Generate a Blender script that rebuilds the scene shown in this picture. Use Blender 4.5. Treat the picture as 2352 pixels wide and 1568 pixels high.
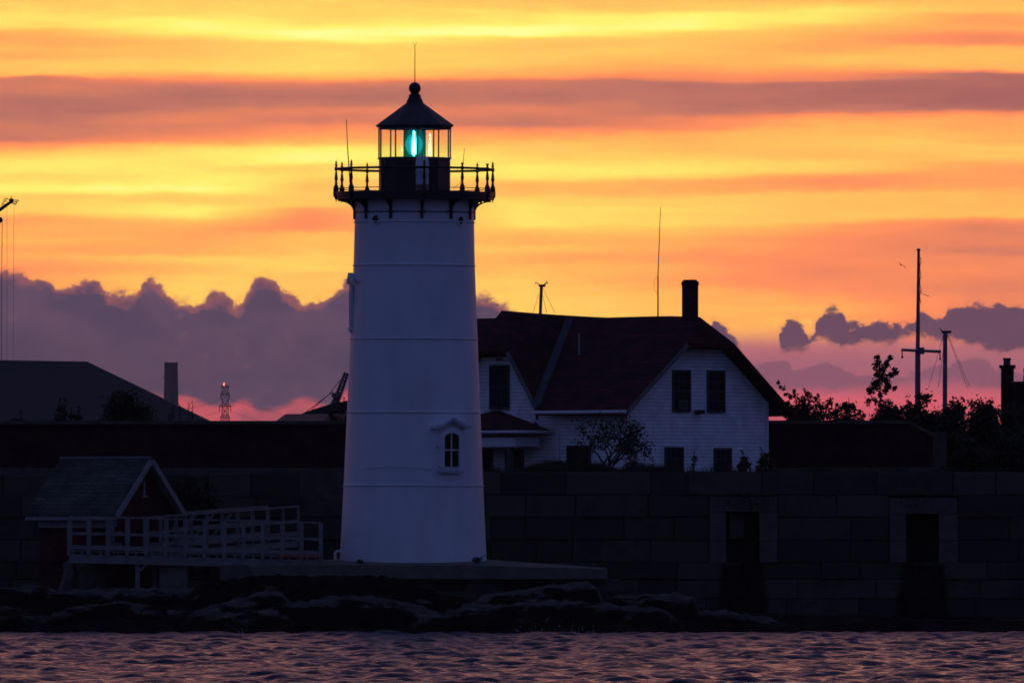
import bpy, math, random
import numpy as np
from mathutils import Vector, Matrix, noise as mnoise

for o in list(bpy.data.objects):
    bpy.data.objects.remove(o)
random.seed(7)
SC = bpy.context.scene
COL = SC.collection
R = math.radians

# ------------------------------------------------------------------ camera
EYE = 2.93
K0 = 0.01335 / 400.0          # metres per photo unit per metre of distance (photo units: 2352 wide)
cam = bpy.data.cameras.new("camera")
cam.sensor_width = 36
cam.lens = 36.0 / (2352 * K0)
cam.shift_y = (1230 - 784) / 2352.0
cam.clip_start = 5
cam.clip_end = 60000
camo = bpy.data.objects.new("camera", cam)
camo.location = (0, -400, EYE)
camo.rotation_euler = (R(90), 0, 0)
COL.objects.link(camo)
SC.camera = camo
SC.view_settings.view_transform = 'Standard'
SC.view_settings.look = 'None'
SC.view_settings.exposure = 0
SC.view_settings.gamma = 1
SC.cycles.use_denoising = True
SC.cycles.max_bounces = 5
SC.cycles.diffuse_bounces = 3
SC.cycles.glossy_bounces = 3
SC.cycles.use_adaptive_sampling = True
SC.cycles.adaptive_threshold = 0.03
SC.cycles.transparent_max_bounces = 24
SC.cycles.volume_bounces = 0
SC.cycles.filter_width = 1.7


def lin(r, g, b):
    def f(c):
        c /= 255.0
        return c / 12.92 if c <= 0.04045 else ((c + 0.055) / 1.055) ** 2.4
    return (f(r), f(g), f(b), 1)


# ------------------------------------------------------------------ node expression helper
class N:
    """A socket with arithmetic."""
    def __init__(s, t, sock):
        s.t, s.s = t, sock

    def _m(s, op, *a, clamp=False):
        n = s.t.nodes.new('ShaderNodeMath')
        n.operation = op
        n.use_clamp = clamp
        for i, v in enumerate((s,) + a):
            if isinstance(v, N):
                s.t.links.new(v.s, n.inputs[i])
            else:
                n.inputs[i].default_value = v
        return N(s.t, n.outputs[0])

    def __add__(s, o): return s._m('ADD', o)
    def __sub__(s, o): return s._m('SUBTRACT', o)
    def __mul__(s, o): return s._m('MULTIPLY', o)
    def __truediv__(s, o): return s._m('DIVIDE', o)
    def max(s, o): return s._m('MAXIMUM', o)
    def min(s, o): return s._m('MINIMUM', o)
    def abs(s): return s._m('ABSOLUTE')
    def pow(s, o): return s._m('POWER', o)

    def ss(s, lo, hi, a=0.0, b=1.0, mode='SMOOTHSTEP'):
        n = s.t.nodes.new('ShaderNodeMapRange')
        n.interpolation_type = mode
        s.t.links.new(s.s, n.inputs['Value'])
        for k, v in (('From Min', lo), ('From Max', hi), ('To Min', a), ('To Max', b)):
            if isinstance(v, N):
                s.t.links.new(v.s, n.inputs[k])
            else:
                n.inputs[k].default_value = v
        return N(s.t, n.outputs['Result'])

    def curve(s, pts, x0, x1, y0, y1):
        """piecewise curve through pts, x in x0..x1, y in y0..y1"""
        u = s.ss(x0, x1, mode='LINEAR')
        n = s.t.nodes.new('ShaderNodeFloatCurve')
        c = n.mapping.curves[0]
        pts = [((x - x0) / (x1 - x0), (y - y0) / (y1 - y0)) for x, y in sorted(pts)]
        c.points[0].location = pts[0]
        c.points[1].location = pts[-1]
        for p in pts[1:-1]:
            c.points.new(*p)
        for p in c.points:
            p.handle_type = 'AUTO_CLAMPED'
        n.mapping.update()
        s.t.links.new(u.s, n.inputs['Value'])
        return N(s.t, n.outputs[0]) * (y1 - y0) + y0

    def ramp(s, stops):
        n = s.t.nodes.new('ShaderNodeValToRGB')
        e = n.color_ramp.elements
        e[0].position, e[0].color = stops[0]
        e[1].position, e[1].color = stops[-1]
        for p, c in stops[1:-1]:
            e.new(p).color = c
        s.t.links.new(s.s, n.inputs[0])
        return n.outputs[0]


def mixc(t, fac, a, b, mode='MIX'):
    n = t.nodes.new('ShaderNodeMix')
    n.data_type = 'RGBA'
    n.blend_type = mode
    for k, v in ((0, fac), (6, a), (7, b)):
        if isinstance(v, N):
            v = v.s
        if isinstance(v, bpy.types.NodeSocket):
            t.links.new(v, n.inputs[k])
        else:
            n.inputs[k].default_value = v
    return n.outputs[2]


def comb(t, x, y, z):
    n = t.nodes.new('ShaderNodeCombineXYZ')
    for i, v in enumerate((x, y, z)):
        if isinstance(v, N):
            t.links.new(v.s, n.inputs[i])
        else:
            n.inputs[i].default_value = v
    return n.outputs[0]


def noisef(t, vec, scale=1.0, detail=4.0, rough=0.5):
    n = t.nodes.new('ShaderNodeTexNoise')
    n.inputs['Scale'].default_value = scale
    n.inputs['Detail'].default_value = detail
    n.inputs['Roughness'].default_value = rough
    t.links.new(vec, n.inputs['Vector'])
    return N(t, n.outputs['Fac'])


# ------------------------------------------------------------------ sky (dusk, cloud bands over a cumulus bank)
SUN_EL, SUN_AZ = R(0.6), R(2.0)
W = bpy.data.worlds.new("World")
SC.world = W
W.use_nodes = True
wt = W.node_tree
wt.nodes.clear()
tc = wt.nodes.new('ShaderNodeTexCoord')
sx = wt.nodes.new('ShaderNodeSeparateXYZ')
wt.links.new(tc.outputs['Generated'], sx.inputs[0])
dx, dy, dz = (N(wt, sx.outputs[i]) for i in range(3))
az = dx._m('ARCTAN2', dy) * (180 / math.pi)                # degrees from due "north" (+Y)
hyp = (dx * dx + dy * dy).pow(0.5)
el = dz._m('ARCTAN2', hyp) * (180 / math.pi)               # degrees above the horizon
DEG = math.pi / 180 / K0                                   # 1 degree of sky in photo units
U = az * DEG + 1176.0
V = el * DEG * -1.0 + 1230.0
wv = comb(wt, U * 0.0016, V * 0.008, 0.0)
warp = noisef(wt, wv, 1.0, 4, 0.55) - 0.5
wv2 = comb(wt, U * 0.012, V * 0.03, 3.0)
warp2 = noisef(wt, wv2, 1.0, 4, 0.6) - 0.5
Vw = V + warp * 34.0 + warp2 * 10.0
# brightness of the lit cloud layers against elevation, at seven bearings
strips = [
 (115, "0:.68 60:.75 100:.8 150:.65 220:.5 250:.6 290:.55 330:.65 370:.62 392:.4 405:.15 450:.18 530:.05 620:.15 690:.15 720:.35 750:.5 800:.75 860:.85 890:.75 950:.9 985:.72 1060:.7 1110:.5 1170:.5 1200:.58 1250:.5 1290:.55 1310:.48 1370:.45 1420:.5"),
 (448, "0:.7 80:.75 130:.92 180:.8 260:.63 340:.72 370:.5 400:.42 420:.2 500:.08 550:.12 610:.28 630:.22 690:.4 720:.55 780:.85 850:.8 940:.95 990:.7 1050:.88 1100:.7 1200:.5 1260:.5 1300:.68 1350:.6 1400:.7 1500:.7"),
 (706, "0:.73 90:.75 150:.92 180:1 210:.9 250:.73 310:.77 350:.72 400:.4 430:.15 520:.1 560:.25 600:.2 640:.33 670:.42 720:.6 770:.92 800:.95 850:.72 890:.76 940:.65 1000:.68 1050:.45 1110:.38 1180:.58 1260:.65 1320:.72 1400:.65 1480:.65"),
 (1206, "0:.62 60:.75 120:.85 150:1 180:.85 200:.68 300:.66 370:.55 400:.42 430:.15 500:.1 560:.25 610:.12 640:.35 680:.48 760:.7 830:.78 860:.85 910:.65 940:.6 1000:.72 1100:.8 1150:.7 1220:.58 1250:.66 1300:.55 1350:.6 1450:.68 1550:.72"),
 (1579, "0:.63 50:.68 100:.93 130:.93 160:.7 260:.62 320:.55 370:.42 410:.25 430:.08 500:.1 560:.1 590:.25 640:.38 680:.55 750:.6 800:.75 850:.78 890:.6 930:.52 1000:.7 1100:.72 1150:.6 1250:.5 1300:.42 1350:.5 1400:.45 1450:.5 1550:.58"),
 (1895, "0:.6 40:.75 80:.82 130:.65 180:.55 240:.52 300:.63 340:.55 370:.4 400:.25 420:.05 480:.05 550:.1 580:.42 650:.6 720:.65 780:.62 830:.7 880:.5 920:.42 980:.62 1080:.65 1130:.55 1200:.4 1230:.38 1300:.35 1350:.32 1450:.4 1500:.5 1560:.55"),
 (2240, "0:.6 50:.63 100:.45 150:.5 200:.3 230:.42 270:.6 340:.6 365:.35 380:.05 450:0 520:0 560:.2 590:.45 700:.58 750:.65 830:.52 900:.45 970:.55 1080:.6 1110:.42 1170:.25 1230:.25 1260:.2 1300:.3 1350:.32 1400:.28 1450:.25 1500:.28"),
]
t_sum = None
for i, (cx, txt) in enumerate(strips):
    pts = [(float(a) * .4578, float(b)) for a, b in (q.split(':') for q in txt.split())]
    top = pts[0][1]
    pts = [(-560, .45), (-420, .3), (-330, .6), (-240, .42), (-150, .7), (-70, .55)] + pts + [(760, pts[-1][1])]
    c = Vw.curve(pts, -560, 760, 0, 1)
    lo = strips[i - 1][0] if i else -99999
    hi = strips[i + 1][0] if i < len(strips) - 1 else 99999
    w = U.ss(lo, cx, mode='LINEAR')
    if i < len(strips) - 1:
        w = w * U.ss(cx, hi, 1.0, 0.0, mode='LINEAR')
    t_sum = c * w if t_sum is None else t_sum + c * w
streak = noisef(wt, comb(wt, U * 0.003, Vw * 0.035, 7.0), 1.0, 5, 0.6) - 0.5
tt = t_sum + streak * 0.22 + warp2 * 0.06
tt = tt * 0.94 + 0.02
glow = tt.ramp([(0, lin(160, 95, 94)), (.12, lin(188, 114, 100)), (.28, lin(230, 130, 94)), (.4, lin(255, 143, 92)),
                (.55, lin(255, 176, 90)), (.7, lin(255, 206, 98)), (.85, lin(255, 238, 112)), (1, lin(255, 255, 165))])
# soft mauve veil low on the right, below the lit layers
veil = V.ss(738.0, 806.0) * U.ss(1500.0, 1720.0)
low = V.ss(760, 960, mode='LINEAR').ramp([(0, lin(196, 112, 116)), (.35, lin(160, 98, 116)), (.6, lin(165, 92, 112)), (.8, lin(205, 92, 108)), (1, lin(190, 84, 100))])
col = mixc(wt, veil, glow, low)


def puff_noise(amp, seed):
    v = comb(wt, U * 0.0165 + warp2 * 0.8, V * 0.021, seed)
    n = wt.nodes.new('ShaderNodeTexVoronoi')
    n.feature = 'SMOOTH_F1'
    n.inputs['Scale'].default_value = 1.0
    n.inputs['Detail'].default_value = 2.5
    n.inputs['Roughness'].default_value = 0.55
    n.inputs['Smoothness'].default_value = 0.35
    wt.links.new(v, n.inputs['Vector'])
    f = noisef(wt, v, 2.2, 5, 0.62) - 0.5
    return N(wt, n.outputs['Distance']) * -amp + (0.45 * amp) + f * (amp * 0.9)


pn = puff_noise(32.0, 1.0)
pn2 = puff_noise(30.0, 5.0)
fine = noisef(wt, comb(wt, U * 0.05, V * 0.06, 9.0), 1.0, 5, 0.7) - 0.5
cl_tone = noisef(wt, comb(wt, U * 0.005, V * 0.008, 2.0), 1.0, 4, 0.55)
# lower thin layer on the right
lt = U.curve([(0, 1000), (1500, 1000), (1700, 850), (1740, 822), (1790, 815), (1840, 838), (1890, 828), (1930, 832), (1980, 850), (2040, 852), (2110, 842), (2180, 830), (2240, 815), (2300, 835), (2352, 850), (2500, 840), (2800, 840)], 0, 2800, 600, 1100)
lb = U.curve([(0, 880), (1700, 885), (1900, 888), (2050, 870), (2150, 862), (2250, 880), (2352, 885), (2800, 880)], 0, 2800, 600, 1100)
m3 = (V - pn * -0.7).ss(lt - 6.0, lt + 6.0) * (V + pn2 * 0.5).ss(lb - 14.0, lb + 14.0, 1.0, 0.0)
col = mixc(wt, m3 * 0.8, col, lin(122, 82, 104))
# dark cumulus puffs on the right
pt = U.curve([(0, 900), (1600, 900), (1640, 728), (1662, 742), (1690, 768), (1712, 800), (1770, 830), (1783, 755), (1800, 740), (1822, 735), (1845, 742), (1862, 762), (1872, 730), (1885, 712), (1910, 702), (1935, 715), (1955, 738), (1985, 735), (2008, 728), (2040, 740), (2085, 742), (2105, 730), (2120, 705), (2140, 715), (2160, 720), (2180, 692), (2200, 690), (2230, 686), (2260, 690), (2300, 688), (2330, 690), (2352, 700), (2420, 720), (2600, 700), (2800, 760)], 0, 2800, 600, 1100)
pb = U.curve([(0, 700), (1600, 720), (1640, 790), (1712, 790), (1725, 700), (1775, 700), (1790, 785), (1822, 790), (1858, 782), (1868, 772), (1890, 765), (1940, 782), (2000, 770), (2050, 770), (2105, 755), (2140, 765), (2200, 770), (2250, 785), (2300, 790), (2352, 788), (2800, 800)], 0, 2800, 600, 1100)
m2 = (V + pn * 0.75 + fine * 34.0 + 3.0).ss(pt - 6.0, pt + 5.0) * (V + pn2 * 0.45 + fine * 38.0 - 6.0).ss(pb - 10.0, pb + 8.0, 1.0, 0.0)
puffc = mixc(wt, cl_tone, lin(92, 68, 92), lin(116, 80, 98))
puffc = mixc(wt, (pn * 0.03 + 0.5).ss(.25, .75), mixc(wt, .22, puffc, lin(66, 54, 84)), puffc)
w2 = (V + pn * 0.7 + fine * 70.0 + 9.0).ss(pt - 12.0, pt + 12.0) * (V + pn2 * 0.6 + fine * 60.0 - 10.0).ss(pb - 14.0, pb + 14.0, 1.0, 0.0)
col = mixc(wt, w2 * 0.35, col, lin(150, 92, 96))
col = mixc(wt, m2, col, puffc)
# the big bank on the left
bt = U.curve([(-800, 640), (-300, 600), (0, 612), (25, 618), (50, 620), (80, 634), (110, 640), (140, 655), (160, 648), (200, 640), (230, 648), (260, 668), (290, 665), (310, 663), (325, 645), (345, 630), (365, 636), (380, 655), (400, 680), (415, 690), (440, 690), (465, 680), (490, 666), (510, 664), (530, 675), (548, 685), (560, 670), (575, 650), (590, 634), (612, 623), (635, 634), (650, 650), (665, 650), (680, 660), (690, 673), (720, 676), (745, 678), (765, 664), (780, 645), (800, 628), (900, 640), (1060, 650), (1098, 672), (1130, 682), (1150, 688), (1180, 708), (1210, 735), (1300, 800), (1500, 860), (1640, 990), (1700, 1090)], -800, 1700, 560, 1100)
m1 = (V + pn * 0.85 + fine * 16.0).ss(bt - 8.0, bt + 4.0)
fringe = (V + pn * 1.1 - 6.0).ss(bt - 10.0, bt + 16.0)
bankc = mixc(wt, cl_tone.ss(.3, .7), lin(76, 68, 95), lin(101, 80, 104))
bankc = mixc(wt, V.ss(690, 860) * U.ss(600, 0, .3, .8, mode='LINEAR'), bankc, lin(80, 66, 90))
bankc = mixc(wt, (pn * 0.03 + fine * 0.35 + 0.5).ss(.2, .8), mixc(wt, .25, bankc, lin(58, 50, 80)), mixc(wt, .12, bankc, lin(150, 96, 104)))
rim = mixc(wt, fringe, lin(135, 84, 94), bankc)
w1 = (V + pn + fine * 85.0 + 10.0).ss(bt - 12.0, bt + 12.0)
col = mixc(wt, w1 * 0.35, col, lin(165, 98, 92))
col = mixc(wt, m1, col, rim)
# pink gap under the bank
gt = U.curve([(-800, 940), (0, 940), (380, 905), (430, 915), (500, 930), (560, 925), (600, 940), (650, 935), (700, 915), (760, 930), (800, 900), (1200, 900), (1700, 900)], -800, 1700, 560, 1100)
g1 = (V + warp2 * 36.0).ss(gt - 10.0, gt + 14.0) * U.ss(1500, 1700, 1.0, 0.0)
col = mixc(wt, g1, col, mixc(wt, cl_tone.ss(.35, .65), lin(150, 80, 98), lin(200, 86, 96)))

# whole-sky dusk gradient that the band structure fades into, away from the afterglow
side = az.abs().ss(14.0, 75.0)                       # 0 towards the afterglow, 1 away from it
upper = el.ss(0, 60, mode='LINEAR').ramp([(0, lin(235, 125, 84)), (.07, lin(224, 134, 116)), (.13, lin(214, 142, 130)), (.24, lin(150, 112, 126)), (.42, lin(62, 64, 106)), (.7, lin(50, 62, 112)), (1, lin(48, 60, 112))])
back = el.ss(0, 70, mode='LINEAR').ramp([(0, lin(68, 72, 118)), (.3, lin(60, 74, 126)), (1, lin(50, 62, 112))])
inband = el.ss(2.9, 5.5, 1.0, 0.0) * az.abs().ss(9.0, 30.0, 1.0, 0.0)
dome = mixc(wt, side, upper, back)
lift = mixc(wt, inband, (1, 1, 1, 1), (1.36, 1.34, 1.26, 1))      # the air between takes a fifth of the glow
col = mixc(wt, 1.0, mixc(wt, inband, dome, col), lift, 'MULTIPLY')
nish = wt.nodes.new('ShaderNodeTexSky')
nish.sky_type = 'NISHITA'
nish.sun_disc = False
nish.sun_elevation = SUN_EL
nish.sun_rotation = SUN_AZ
bgA = wt.nodes.new('ShaderNodeBackground')
wt.links.new(col, bgA.inputs[0])
bgA.inputs[1].default_value = 1.0
bgB = wt.nodes.new('ShaderNodeBackground')
wt.links.new(nish.outputs[0], bgB.inputs[0])
bgB.inputs[1].default_value = 0.0008
add = wt.nodes.new('ShaderNodeAddShader')
wt.links.new(bgA.outputs[0], add.inputs[0])
wt.links.new(bgB.outputs[0], add.inputs[1])
wo = wt.nodes.new('ShaderNodeOutputWorld')
wt.links.new(add.outputs[0], wo.inputs[0])
W.cycles.sampling_method = 'MANUAL'
W.cycles.sample_map_resolution = 1024

sl = bpy.data.lights.new("sun", 'SUN')
sl.energy = 0.06
sl.angle = R(12)
sl.color = (1, .42, .2)
so = bpy.data.objects.new("sun", sl)
sd = Vector((math.sin(SUN_AZ) * math.cos(SUN_EL), math.cos(SUN_AZ) * math.cos(SUN_EL), math.sin(SUN_EL)))
so.rotation_euler = sd.to_track_quat('Z', 'Y').to_euler()
COL.objects.link(so)

# ------------------------------------------------------------------ materials
def mat(name, base, rough=.8, var=.25, scale=3.0, spec=.3, bump=0.0, bscale=None, stretch=(1, 1, 1), metal=0.0, attr=None, second=None, detail=5):
    m = bpy.data.materials.new(name)
    m.use_nodes = True
    t = m.node_tree
    b = t.nodes['Principled BSDF']
    b.inputs['Roughness'].default_value = rough
    b.inputs['Specular IOR Level'].default_value = spec
    b.inputs['Metallic'].default_value = metal
    c = t.nodes.new('ShaderNodeTexCoord')
    mp = t.nodes.new('ShaderNodeMapping')
    mp.inputs['Scale'].default_value = stretch
    t.links.new(c.outputs['Object'], mp.inputs[0])
    f = noisef(t, mp.outputs[0], scale, detail, .6)
    if attr:
        a = t.nodes.new('ShaderNodeAttribute')
        a.attribute_name = attr
        f = (f - .5) * .8 + N(t, a.outputs['Fac'])
    d = tuple(x * (1 - var) for x in base[:3]) + (1,)
    l = tuple(min(1, x * (1 + var)) for x in base[:3]) + (1,)
    out = mixc(t, f.ss(.25, .75), d, l)
    if second:
        g = noisef(t, mp.outputs[0], scale * .35, 6, .65)
        out = mixc(t, g.ss(.5, .66), out, tuple(second[:3]) + (1,))
    t.links.new(out, b.inputs['Base Color'])
    if bump:
        bn = t.nodes.new('ShaderNodeBump')
        bn.inputs['Strength'].default_value = 1
        bn.inputs['Distance'].default_value = bump
        h = noisef(t, mp.outputs[0], bscale or scale * 3, 6, .65)
        t.links.new(h.s, bn.inputs['Height'])
        t.links.new(bn.outputs[0], b.inputs['Normal'])
    return m


def lines_mat(name, base, period, axis='Z', dark=.45, width=.16, bump=.01, rough=.7, var=.15, spec=.3):
    """boards or courses: a narrow dark joint every period metres along an object axis"""
    m = mat(name, base, rough, var, 2.5, spec)
    t = m.node_tree
    b = t.nodes['Principled BSDF']
    c = t.nodes.new('ShaderNodeTexCoord')
    s = t.nodes.new('ShaderNodeSeparateXYZ')
    t.links.new(c.outputs['Object'], s.inputs[0])
    z = N(t, s.outputs[axis])
    fr = (z * (1.0 / period))._m('FRACT')
    joint = fr.ss(0, width, 1, 0)
    old = b.inputs['Base Color'].links[0].from_socket
    dk = tuple(x * dark for x in base[:3]) + (1,)
    t.links.new(mixc(t, joint, old, dk), b.inputs['Base Color'])
    bn = t.nodes.new('ShaderNodeBump')
    bn.inputs['Distance'].default_value = bump
    t.links.new((fr * -1.0).s, bn.inputs['Height'])
    t.links.new(bn.outputs[0], b.inputs['Normal'])
    return m


def brick_mat(name, base, mortar, w, h, gap=.012, bias=0, bump=.01, rough=.9, swiz=None):
    m = mat(name, base, rough, .3, 3)
    t = m.node_tree
    b = t.nodes['Principled BSDF']
    c = t.nodes.new('ShaderNodeTexCoord')
    s = t.nodes.new('ShaderNodeSeparateXYZ')
    t.links.new(c.outputs['Object'], s.inputs[0])
    hor = N(t, s.outputs[0]) + N(t, s.outputs[1]) * .7
    v = comb(t, hor, N(t, s.outputs[2]), 0.0)
    k = t.nodes.new('ShaderNodeTexBrick')
    k.inputs['Scale'].default_value = 1
    k.inputs['Brick Width'].default_value = w
    k.inputs['Row Height'].default_value = h
    k.inputs['Mortar Size'].default_value = gap
    k.inputs['Color1'].default_value = tuple(x * .75 for x in base[:3]) + (1,)
    k.inputs['Color2'].default_value = tuple(x * 1.25 for x in base[:3]) + (1,)
    k.inputs['Mortar'].default_value = tuple(mortar[:3]) + (1,)
    t.links.new(v, k.inputs['Vector'])
    f = noisef(t, c.outputs['Object'], 1.4, 5, .6)
    g = mixc(t, f.ss(.3, .7), (.55, .55, .55, 1), (1.2, 1.2, 1.2, 1))
    t.links.new(mixc(t, 1.0, k.outputs['Color'], g, 'MULTIPLY'), b.inputs['Base Color'])
    bn = t.nodes.new('ShaderNodeBump')
    bn.inputs['Distance'].default_value = bump
    bn.invert = True
    t.links.new(k.outputs['Fac'], bn.inputs['Height'])
    t.links.new(bn.outputs[0], b.inputs['Normal'])
    return m


def emit(name, colr, s, base=(0, 0, 0, 1)):
    m = bpy.data.materials.new(name)
    m.use_nodes = True
    b = m.node_tree.nodes['Principled BSDF']
    b.inputs['Base Color'].default_value = base
    b.inputs['Emission Color'].default_value = colr
    b.inputs['Emission Strength'].default_value = s
    return m


def glassy(name, tint, gloss=.08, rough=.03, gcol=(1, 1, 1, 1)):
    m = bpy.data.materials.new(name)
    m.use_nodes = True
    t = m.node_tree
    t.nodes.clear()
    tr = t.nodes.new('ShaderNodeBsdfTransparent')
    tr.inputs[0].default_value = tint
    gl = t.nodes.new('ShaderNodeBsdfGlossy')
    gl.inputs['Roughness'].default_value = rough
    gl.inputs[0].default_value = gcol
    mx = t.nodes.new('ShaderNodeMixShader')
    mx.inputs[0].default_value = gloss
    o = t.nodes.new('ShaderNodeOutputMaterial')
    t.links.new(tr.outputs[0], mx.inputs[1])
    t.links.new(gl.outputs[0], mx.inputs[2])
    t.links.new(mx.outputs[0], o.inputs[0])
    return m


M = {}
M['white_iron'] = mat('white_painted_iron', (.75, .78, .79), .5, .05, 1.3, .4, bump=.006, bscale=5, second=(.69, .69, .69), stretch=(1, 1, .35))
M['white_trim'] = mat('white_trim_paint', (.72, .72, .72), .5, .05, 4)
M['black_iron'] = mat('black_painted_iron', (.018, .015, .016), .45, .3, 6, .4)
M['lantern_roof'] = mat('lantern_roof_paint', (.05, .042, .035), .5, .3, 2.5, .4)
M['dark_glass'] = mat('dark_window_glass', (.004, .004, .004), .3, .2, 2, .2)
M['black'] = mat('black_void', (.004, .004, .004), 1, .2, 2, 0)
M['pane'] = glassy('storm_pane_glass', (.97, .98, .97, 1), .05)
M['acrylic'] = glassy('green_acrylic', (.045, .36, .42, 1), .06, .1, (.3, 1, .85, 1))
M['clear_lens'] = glassy('clear_lens_glass', (.85, .87, .85, 1), .25, .1)
M['lens'] = emit('lit_green_lens', (0, .30, .27, 1), .6, (.0, .12, .10, 1))
M['lamp'] = emit('green_lamp', (1, 1, 1, 1), 60)


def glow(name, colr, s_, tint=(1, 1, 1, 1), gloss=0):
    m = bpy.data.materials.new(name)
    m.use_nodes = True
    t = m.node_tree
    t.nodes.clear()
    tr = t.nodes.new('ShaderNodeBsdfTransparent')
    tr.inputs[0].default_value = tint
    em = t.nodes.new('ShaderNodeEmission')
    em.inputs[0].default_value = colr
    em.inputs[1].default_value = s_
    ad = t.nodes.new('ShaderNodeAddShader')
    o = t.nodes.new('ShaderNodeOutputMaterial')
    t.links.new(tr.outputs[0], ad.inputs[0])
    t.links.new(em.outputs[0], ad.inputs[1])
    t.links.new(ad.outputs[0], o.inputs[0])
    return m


M['lens_glass'] = glow('lens_ring_glass', (.05, .9, 1, 1), .12, (.62, .75, .72, 1))
M['glow_a'] = glow('halo_shell_inner', (.25, .95, 1, 1), 1.3)
M['glow_b'] = glow('halo_shell_middle', (.08, .95, 1, 1), .6)
M['glow_c'] = glow('halo_shell_outer', (.02, 1, .88, 1), .5)
M['glint'] = emit('glint_emission', (1, .78, .42, 1), 1.5)  # emission standing in for warm sky glints in the lantern glass
M['red_lamp'] = emit('red_warning_lamp', (1, .06, .03, 1), 14)
M['slate'] = brick_mat('slate_shingles', (.085, .085, .066), (.045, .045, .04), .25, .12, .012, bump=.012)
M['red_roof'] = brick_mat('dark_red_shingles', (.075, .014, .010), (.035, .008, .005), .3, .13, .012, bump=.012)
M['flashing'] = mat('grey_lead_flashing', (.14, .14, .13), .5, .3, 3, .4)
M['valley'] = mat('tarnished_valley_lead', (.07, .07, .065), .6, .4, 2.5, .3)
M['clap'] = lines_mat('white_clapboard', (.80, .80, .77), .118, dark=.35, width=.22, bump=.02)
M['window_green'] = mat('dark_green_window_paint', (.045, .06, .055), .6, .2, 5)
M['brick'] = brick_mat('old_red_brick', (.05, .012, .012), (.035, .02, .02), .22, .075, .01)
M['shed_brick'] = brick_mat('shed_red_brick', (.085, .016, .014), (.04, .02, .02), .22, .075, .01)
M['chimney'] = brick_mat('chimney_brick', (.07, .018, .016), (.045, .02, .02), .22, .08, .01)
M['cap'] = mat('weathered_cap_stone', (.09, .08, .06), .9, .3, 2, bump=.01)
M['granite'] = mat('granite_blocks', (.070, .064, .046), .9, .28, 1.6, .2, bump=.03, bscale=7, attr='tone', second=(.050, .044, .034))
def stains(m, spots):
    t = m.node_tree
    b = t.nodes['Principled BSDF']
    old = b.inputs['Base Color'].links[0].from_socket
    c = t.nodes.new('ShaderNodeTexCoord')
    sp_ = t.nodes.new('ShaderNodeSeparateXYZ')
    t.links.new(c.outputs['Object'], sp_.inputs[0])
    x, z = N(t, sp_.outputs[0]), N(t, sp_.outputs[2])
    nn = noisef(t, c.outputs['Object'], 2.2, 6, .7) - .5
    tot = None
    for xc, ztop, w0, w1, zlen in spots:
        dn_ = (z * -1.0 + ztop)
        w = dn_.ss(0, zlen, w0, w1, mode='LINEAR')
        mk = ((x - xc).abs() - w + nn * .35).ss(-.12, .10, 1, 0) * (dn_ + nn * .3).ss(0, .12)
        tot = mk if tot is None else tot.max(mk)
    # black tide line along the foot
    foot = (z + nn * .5 + 1.9).ss(0, .7, 1, 0)
    tot = tot.max(foot)
    t.links.new(mixc(t, tot * .93, old, (.010, .006, .004, 1)), b.inputs['Base Color'])
M['granite_pale'] = mat('pale_granite', (.115, .104, .085), .9, .2, 2, .2, bump=.012, bscale=9)
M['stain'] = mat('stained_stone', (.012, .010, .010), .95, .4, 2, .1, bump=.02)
M['concrete'] = mat('pier_concrete', (.155, .145, .105), .9, .25, 1.4, .2, bump=.01, second=(.14, .13, .10))
def rock_mat():
    m = mat('shore_rock', (.118, .104, .080), .95, .5, 2.4, .05, bump=.10, bscale=4.5, stretch=(1, 1, 3.5), second=(.09, .078, .06))
    t = m.node_tree
    b = t.nodes['Principled BSDF']
    old = b.inputs['Base Color'].links[0].from_socket
    c = t.nodes.new('ShaderNodeTexCoord')
    s = t.nodes.new('ShaderNodeSeparateXYZ')
    t.links.new(c.outputs['Object'], s.inputs[0])
    f = noisef(t, c.outputs['Object'], .7, 5, .65) - .5
    a = t.nodes.new('ShaderNodeAttribute')
    a.attribute_name = 'crest'
    g2 = noisef(t, comb(t, N(t, s.outputs[0]) * 1.1, N(t, s.outputs[1]) * 1.0, N(t, s.outputs[2]) * 9.0), 1.6, 6, .7) - .5
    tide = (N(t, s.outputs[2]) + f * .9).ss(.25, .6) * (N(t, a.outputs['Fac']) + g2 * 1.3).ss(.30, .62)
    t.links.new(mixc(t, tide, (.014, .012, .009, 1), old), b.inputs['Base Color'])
    return m
M['rock'] = rock_mat()
M['ground'] = mat('dark_ground', (.02, .022, .018), 1, .4, .5, .05)
M['wood_grey'] = mat('weathered_painted_wood', (.23, .215, .19), .8, .2, 3, .2)
M['leaf'] = mat('dark_leaves', (.028, .036, .018), .7, .5, 2, .2)
M['leaf_olive'] = mat('olive_leaves', (.055, .052, .025), .7, .4, 2, .2)
M['bark'] = mat('bark', (.045, .034, .028), .9, .3, 6)
M['grass'] = mat('wall_top_grass', (.03, .036, .018), .9, .4, 3)
M['steel_grey'] = mat('grey_steel', (.14, .13, .13), .6, .2, 2, .4)
M['white_dull'] = mat('dull_white_paint', (.29, .27, .245), .7, .15, 3, .3)
M['mast_alu'] = mat('aluminium_mast', (.16, .15, .15), .5, .15, 2, .5)
M['fence_dark'] = mat('dark_steel', (.03, .03, .035), .7, .2, 2)
M['far_concrete'] = mat('tall_stack_concrete', (.22, .19, .17), .9, .12, .06)
M['orange'] = mat('orange_pipe', (.45, .10, .04), .6, .1, 2)
M['bird'] = mat('gull_feathers', (.05, .05, .055), .8, .2, 6)
M['foam'] = mat('sea_foam', (.4, .38, .42), .8, .2, 6)

# ------------------------------------------------------------------ helpers for objects
ORG = {}


def at(px, py, Y):
    d = Y + 400.0
    return Vector(((px - 1176) * K0 * d, Y, EYE + (1230 - py) * K0 * d))


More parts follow.
